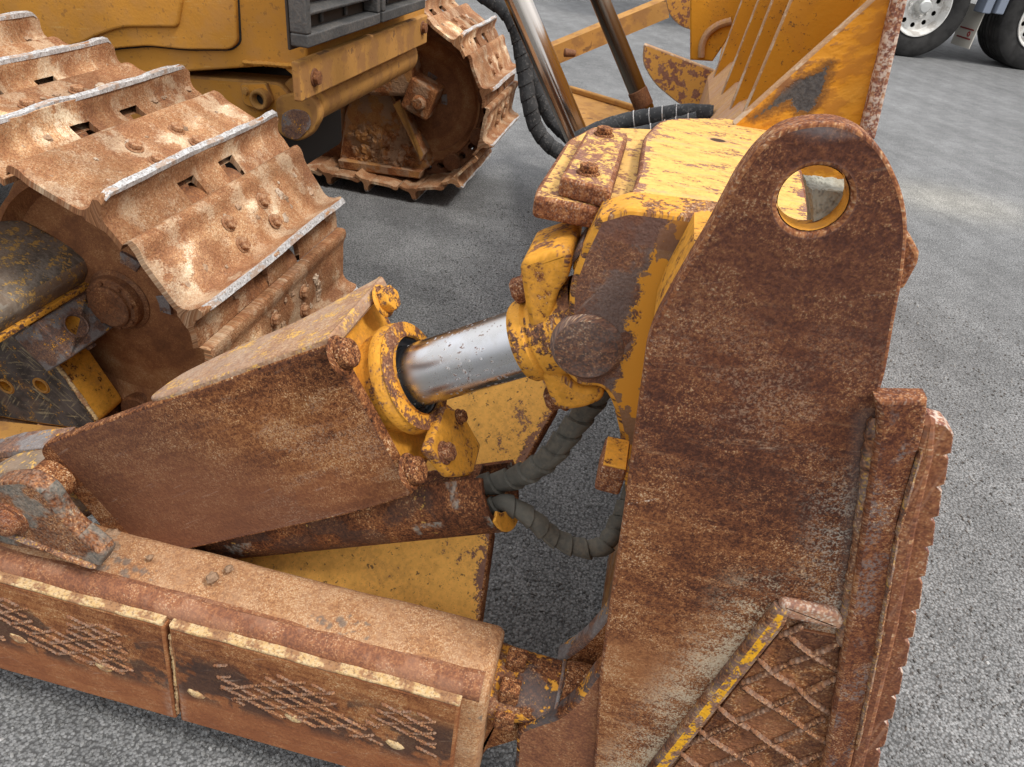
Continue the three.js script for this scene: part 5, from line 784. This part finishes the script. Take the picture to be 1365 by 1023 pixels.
  const arc = [[935, 76], [936, 60], [943, 45], [957, 34], [975, 28]].map((p) => at(p[0], p[1], 'Z', -1.976)); part('lift_bracket_rib', boxUV(tube(arc, 0.009, 30, 10)), mWeathered, lb);
  // lower centre of the blade: back face box so that the dark gap behind the plate closes
  { const c = rbox(0.12, 0.82, 0.42, 0.01); c.translate(0.155, 0.43, -0.85); B('blade_corner_box', c, mMudFrame); }
  const low = rbox(0.1, 0.36, 2.2, 0.01); low.translate(0.2, 0.3, -2.15); B('blade_back_box', low, mMudFrame);
}

/* ----- lift cylinder rods, hoses, brace and cross member ahead of the radiator ----- */
{
  const rod = (p, r, rad, m) => { const v = V3(...r).sub(V3(...p)), L = v.length(), g = cyl(rad, rad, L, 44, 0.002); g.applyMatrix4(facing(p, v.toArray(), [0, 0, 1])); return D('lift_rod', g, m); };
  const r1 = rod(at(787, 224, 'Z', -1.62), at(600, -215, 'Z', -1.62), 0.027, mChrome), r2 = rod(at(861, 148, 'Z', -2.42), at(735, -160, 'Z', -2.42), 0.0285, mChromeDark);
  const e2 = at(859, 143, 'Z', -2.42), e2b = at(851, 124, 'Z', -2.42), cg = cyl(0.031, 0.031, 0.06, 30, 0.004); cg.applyMatrix4(facing(e2, [e2b[0] - e2[0], e2b[1] - e2[1], 0], [0, 0, 1])); part('rod_end', cg, mTrackDark, r2);
  
  const rs = [
    [[[610, -60], [640, -12], [672, 12], [688, 38], [697, 80], [705, 135], [716, 172], [738, 198], [775, 215]], -1.92, 0.0215],
    [[[690, 40], [706, 92], [720, 130], [735, 160], [760, 185]], -2.0, 0.02]];
  for (const [pts, z, r] of rs) hose('hydraulic_hose', pts.map((p) => at(p[0], p[1], 'Z', z)), r, mHose, 0.035, 0.1);
  for (const [pts, z, r] of [[[[770, 186], [806, 170], [842, 160], [880, 154], [915, 150], [950, 152]], -1.36, 0.0155], [[[790, 200], [832, 184], [866, 177], [900, 168], [930, 160]], -1.3, 0.0145]]) {
    const h = hose('hydraulic_hose', pts.map((p) => at(p[0], p[1], 'Z', z)), r, mHose, 0.028, 0.06);
    for (let k = 0; k < 4; k++) { const q = pts[2 + (k >> 1)], q2 = pts[3 + (k >> 1)], f = k % 2 ? 0.65 : 0.1, p = at(mix(q[0], q2[0], f), mix(q[1], q2[1], f), 'Z', z), n = at(q2[0], q2[1], 'Z', z), g = new THREE.TorusGeometry(r * 0.99, r * 0.07, 8, 30); g.applyMatrix4(facing(p, [n[0] - p[0], n[1] - p[1], 0.001], [0, 0, 1])); part('hose_band', boxUV(g), mBare, h); }
  }
  // brace: channel with two flanges
  const A = V3(...at(700, 88, 'Z', -3.25)), Bp = V3(...at(888, 10, 'Z', -3.7)), d = Bp.clone().sub(A), L = d.length();
  const sec = [V2(-0.02, -0.05), V2(0.035, -0.05), V2(0.035, -0.042), V2(-0.012, -0.042), V2(-0.012, 0.042), V2(0.035, 0.042), V2(0.035, 0.05), V2(-0.02, 0.05)].map((p) => V2(p.x, p.y * 0.8));
  const g = slab(sec, L, L, 0.002); g.applyMatrix4(facing(A.toArray(), d.toArray())); const br = D('brace_channel', boxUV(g), mHoodLow, 'dusty yellow channel brace running out to the far side');
  const kn = cyl(0.018, 0.014, 0.05, 18, 0.004); const kp = at(752, 70, 'Z', -3.3); kn.rotateY(Math.PI / 2 + 0.3); kn.translate(kp[0], kp[1], kp[2]); part('pin', kn, mTrackDark, br);
  const yc = 0.4, cm = D('cross_member', boxUV(sheet(roundPoly(polyY([[748, 114], [752, 118], [850, 146], [880, 175], [800, 215], [775, 190]], yc), 0.02), yc, 0.06, 0.006)), mHoodLow);
  const l0 = at(752, 116, 'Y', yc + 0.012), l1 = at(852, 146, 'Y', yc + 0.012), lv = V3(...l1).sub(V3(...l0)), lg = rbox(0.03, 0.026, lv.length(), 0.008); lg.translate(0, 0, lv.length() / 2); lg.applyMatrix4(facing(l0, lv.toArray())); part('lip', lg, mHoodLow, cm);
}

/* ================= OTHER THINGS ================= */
{ // stone caught in the plate's hole
  const z = -0.522, o = polyZ([[1076, 258], [1100, 252], [1124, 253], [1116, 271], [1106, 290], [1096, 306], [1086, 298]], z);
  let g = new THREE.IcosahedronGeometry(1, 24); const p = g.attributes.position, cuts = []; for (let k = 0; k < 26; k++) { const v = V3(rnd() - 0.5, rnd() - 0.5, rnd() - 0.5).normalize(); cuts.push([v, 0.66 + 0.2 * rnd()]); } cuts.push([V3(0, 1, 0.1).normalize(), 0.55], [V3(0.9, -0.35, 0).normalize(), 0.42], [V3(-0.95, -0.2, 0).normalize(), 0.5], [V3(0.1, 0.1, 1).normalize(), 0.55]);
  const v = V3(), mid = at(1101, 281, 'Z', z - 0.014);
  for (let i = 0; i < p.count; i++) { v.fromBufferAttribute(p, i); for (const [n, d] of cuts) { const e = v.dot(n) - d; if (e > 0) v.addScaledVector(n, -e); } const r = 1 + 0.09 * (smp(nB, v.x * 0.25 + v.z * 0.1, v.y * 0.25) - 0.5) + 0.05 * (smp(nG, v.x * 0.3, v.y * 0.3 + v.z * 0.1) - 0.5); v.multiplyScalar(r); p.setXYZ(i, v.x * 0.030 * (0.78 + 0.55 * v.y) + mid[0] - v.y * 0.002, v.y * 0.035 + mid[1], v.z * 0.026 + mid[2]); }
  g = boxUV(crease(g, 0.5));
  const m = steel('pale_stone', small((x, y, q) => { const a = smp(nA, x * 3 / P, y * 3 / P), b = smp(nB, x * 5 / P, y * 5 / P), h = smp(nH, x * 2 / P, y * 2 / P), s = 0.2 + 0.14 * a + 0.14 * (b - 0.5); q.r = s * 1.04; q.g = s; q.b = s * 0.82; over(q, 0.22, 0.17, 0.1, 0.5 * sstep(0.6, 0.9, b)); if (h > 0.9) over(q, 0.08, 0.075, 0.065, 0.6); q.rough = 0.9; q.h = b; }, { bump: 0.003 }));
  const s = shade(new THREE.Mesh(g, m)); s.name = 'stone'; tag(s, 'pale wedge shaped stone caught in the round hole of the rusty plate', 'stone'); scene.add(s);
  // crumbs of stone on the push arm
  const lab = [[283, 770, 0.0085, 'largest brown crumb of stone on top of the push arm'], [305, 757, 0.006, 'small stone crumb just behind the largest one on the arm'], [199, 742, 0.0045, 'tiny dark stone crumb on the arm under the guard plate corner'], [127, 719, 0.011, 'grey stone chip wedged beside the clevis ear on the arm']];
  lab.forEach(([px, py, r, label], k) => { const q = at(px, py, 'Y', 0.374), gg = new THREE.IcosahedronGeometry(1, 1), a = gg.attributes.position; for (let i = 0; i < a.count; i++) { const f = 0.7 + 0.6 * smp(nB, a.getX(i) * 0.21 + k * 0.3, a.getY(i) * 0.21 + a.getZ(i) * 0.13); a.setXYZ(i, a.getX(i) * r * f * 1.2, a.getY(i) * r * f * 0.7, a.getZ(i) * r * f); } gg.computeVertexNormals(); const o2 = shade(new THREE.Mesh(boxUV(gg), k === 3 ? m : mMud)); o2.name = numbered('stone_crumb'); o2.position.set(q[0], 0.371 + r * 0.35, q[2]); tag(o2, label, 'stone', 'stone crumbs on the push arm'); scene.add(o2); });
}
{ // heavy trailer standing at the far edge of the yard
  const tr = thing('semi_trailer', 'parked heavy trailer with white wheel rims and a white mudflap', 'trailer');
  const R = 0.55, mTyre = steel('tyre_rubber', small((x, y, q) => { const b = smp(nB, x / P, y / P); const s = 0.02 + 0.015 * b; q.r = s * 1.04; q.g = s; q.b = s * 0.97; q.rough = 0.8; q.h = b; })), mRim = steel('grey_white_rim', small((x, y, q) => { const a = smp(nA, x / P, y / P), b = smp(nB, x / P, y / P), s = 0.5 + 0.2 * a; q.r = s * 1.02; q.g = s; q.b = s * 0.95; over(q, 0.25, 0.21, 0.17, 0.45 * sstep(0.55, 0.9, b)); q.rough = 0.45; q.met = 0.3; q.h = 0.5; }));
  const W = [at(1202, 75, 'Y', 0), at(1360, 93, 'Y', 0)], dir = V3(W[1][0] - W[0][0], 0, W[1][2] - W[0][2]).normalize(), yaw = Math.atan2(-dir.z, dir.x);
  const tyre = lathe([[0.285, -0.11], [0.3, -0.125], [0.40, -0.145], [0.46, -0.14], [0.487, -0.125], [0.497, -0.105], [0.5, -0.06], [0.492, -0.058], [0.492, -0.05], [0.5, -0.048], [0.5, -0.004], [0.492, -0.002], [0.492, 0.006], [0.5, 0.008], [0.5, 0.05], [0.492, 0.052], [0.492, 0.058], [0.5, 0.06], [0.497, 0.105], [0.487, 0.125], [0.46, 0.14], [0.40, 0.145], [0.3, 0.125], [0.285, 0.11]], 72); tyre.rotateX(Math.PI / 2);
  const disc = slab((() => { const p = []; for (let i = 0; i < 72; i++) p.push(V2(0.245 * Math.cos(i * Math.PI / 36), 0.245 * Math.sin(i * Math.PI / 36))); return p; })(), 0.045, 0.012, 0.002, Array.from({ length: 10 }, (_, k) => circle(0.19 * Math.cos(k * Math.PI / 5 + 0.3), 0.19 * Math.sin(k * Math.PI / 5 + 0.3), 0.025)));
  const lip = lathe([[0.235, 0.02], [0.24, 0.05], [0.258, 0.1], [0.268, 0.118], [0.282, 0.134], [0.292, 0.136], [0.296, 0.126], [0.286, 0.11], [0.262, 0.0], [0.24, -0.02]], 72); lip.rotateX(Math.PI / 2);
  const rimG = merge([boxUV(disc), boxUVcyl(crease(lip, 0.6))]);
  const hub = lathe([[0.0001, 0.17], [0.05, 0.168], [0.066, 0.155], [0.07, 0.135], [0.073, 0.05], [0.09, 0.04]].reverse(), 40); hub.rotateX(Math.PI / 2); const ring = lathe([[0.1, 0.045], [0.125, 0.06], [0.13, 0.058], [0.135, 0.045]].reverse(), 50); ring.rotateX(Math.PI / 2);
  const wheel = new THREE.Mesh(boxUVcyl(crease(tyre, 0.6)), mTyre); wheel.name = 'wheel'; shade(wheel); wheel.scale.set(1.1, 1.1, 1.1);
  part('rim', rimG, mRim, wheel); part('hub_cap', boxUVcyl(crease(hub, 0.5)), mCap(), wheel); part('hub_ring', boxUVcyl(crease(ring, 0.5)), mRim, wheel);
  const dark = cyl(0.235, 0.235, 0.01, 40, 0.001); dark.translate(0, 0, -0.03); part('brake_drum', dark, mBlack, wheel);
  for (let k = 0; k < 10; k++) { const g = hexBolt(0.014, 0.03); g.translate(0.115 * Math.cos(k * Math.PI / 5), 0.115 * Math.sin(k * Math.PI / 5), 0.045); part('wheel_nut', g, mRim, wheel); }
  function mCap() { return new THREE.MeshStandardMaterial({ name: 'aluminium_cap', color: new THREE.Color().setRGB(0.6, 0.6, 0.58), roughness: 0.4, metalness: 0.6 }); }
  W.forEach((w, k) => { const o = wheel.clone(); o.name = numbered('wheel'); o.position.set(w[0], R - 0.003, w[2]); o.rotation.y = yaw; o.position.add(V3(0, 0, -0.12)); tr.add(o); const i2 = wheel.clone(); i2.name = numbered('wheel'); i2.position.set(w[0], R - 0.003, w[2] - 0.45); i2.rotation.y = yaw; tr.add(i2); });
  { const o = wheel.clone(); o.name = numbered('wheel'); o.position.set(W[0][0] * 2 - W[1][0], R - 0.003, W[0][2] * 2 - W[1][2] - 0.12); o.rotation.y = yaw; tr.add(o); }
  // mudflap between the wheels, hanging across the travel direction
  const mF = new THREE.MeshStandardMaterial({ name: 'white_mudflap', color: new THREE.Color().setRGB(0.66, 0.62, 0.54), roughness: 0.7 }), mRed = new THREE.MeshStandardMaterial({ name: 'red_print', color: new THREE.Color().setRGB(0.3, 0.035, 0.03), roughness: 0.7 });
  const c = at(1292, 66, 'Z', W[0][2] - 0.2), FL = new THREE.Matrix4().makeRotationY(yaw + Math.PI / 2).setPosition(c[0], c[1], c[2]);
  const flap = new RoundedBoxGeometry(0.42, 0.46, 0.012, 2, 0.005); flap.translate(0.21, 0.23, 0); const fl = part('mudflap', xf(boxUV(flap), FL), mF, tr, 'white mudflap with a dark red printed band');
  for (const [y, h] of [[0.10, 0.016], [0.2, 0.016]]) { const s = new THREE.BoxGeometry(0.3, h, 0.004); s.translate(0.2, y, 0.008); s.rotateY(0); part('red_stripe', xf(boxUV(s), FL), mRed, fl); const s2 = new THREE.BoxGeometry(0.3, h, 0.004); s2.translate(0.2, y, -0.008); part('red_stripe', xf(boxUV(s2), FL), mRed, fl); }
  for (const zz of [-0.008, 0.008]) { const s = new THREE.TorusGeometry(0.022, 0.008, 8, 20); s.translate(0.12, 0.15, zz); part('red_emblem', xf(boxUV(s), FL), mRed, fl); }
  const mCh = new THREE.MeshStandardMaterial({ name: 'grey_chassis_paint', color: new THREE.Color().setRGB(0.2, 0.23, 0.29), roughness: 0.5 });
  const b0 = at(1308, 17, 'Z', W[0][2] - 0.15); const bk = rbox(0.1, 0.34, 0.2, 0.012); bk.rotateY(yaw); bk.translate(b0[0] + 0.02, b0[1] + 0.17, b0[2] - 0.05); part('flap_bracket', bk, mCh, tr);
  const b3 = rbox(0.1, 0.3, 0.2, 0.012); b3.rotateY(yaw); b3.rotateZ(0); b3.translate(b0[0] + 0.16, b0[1] + 0.16, b0[2] - 0.05); part('flap_bracket', b3, mCh, tr);
  const ch = rbox(7, 0.34, 1.6, 0.03); ch.rotateY(yaw); ch.translate((W[0][0] + W[1][0]) / 2, 1.16, (W[0][2] + W[1][2]) / 2 - 1.2); part('chassis', ch, mBlack, tr);
  const body = rbox(8, 0.9, 2.45, 0.03); body.rotateY(yaw); body.translate((W[0][0] + W[1][0]) / 2, 1.85, (W[0][2] + W[1][2]) / 2 - 1.1); part('body_side', body, mCh, tr);
}

renderer.render(scene, camera);
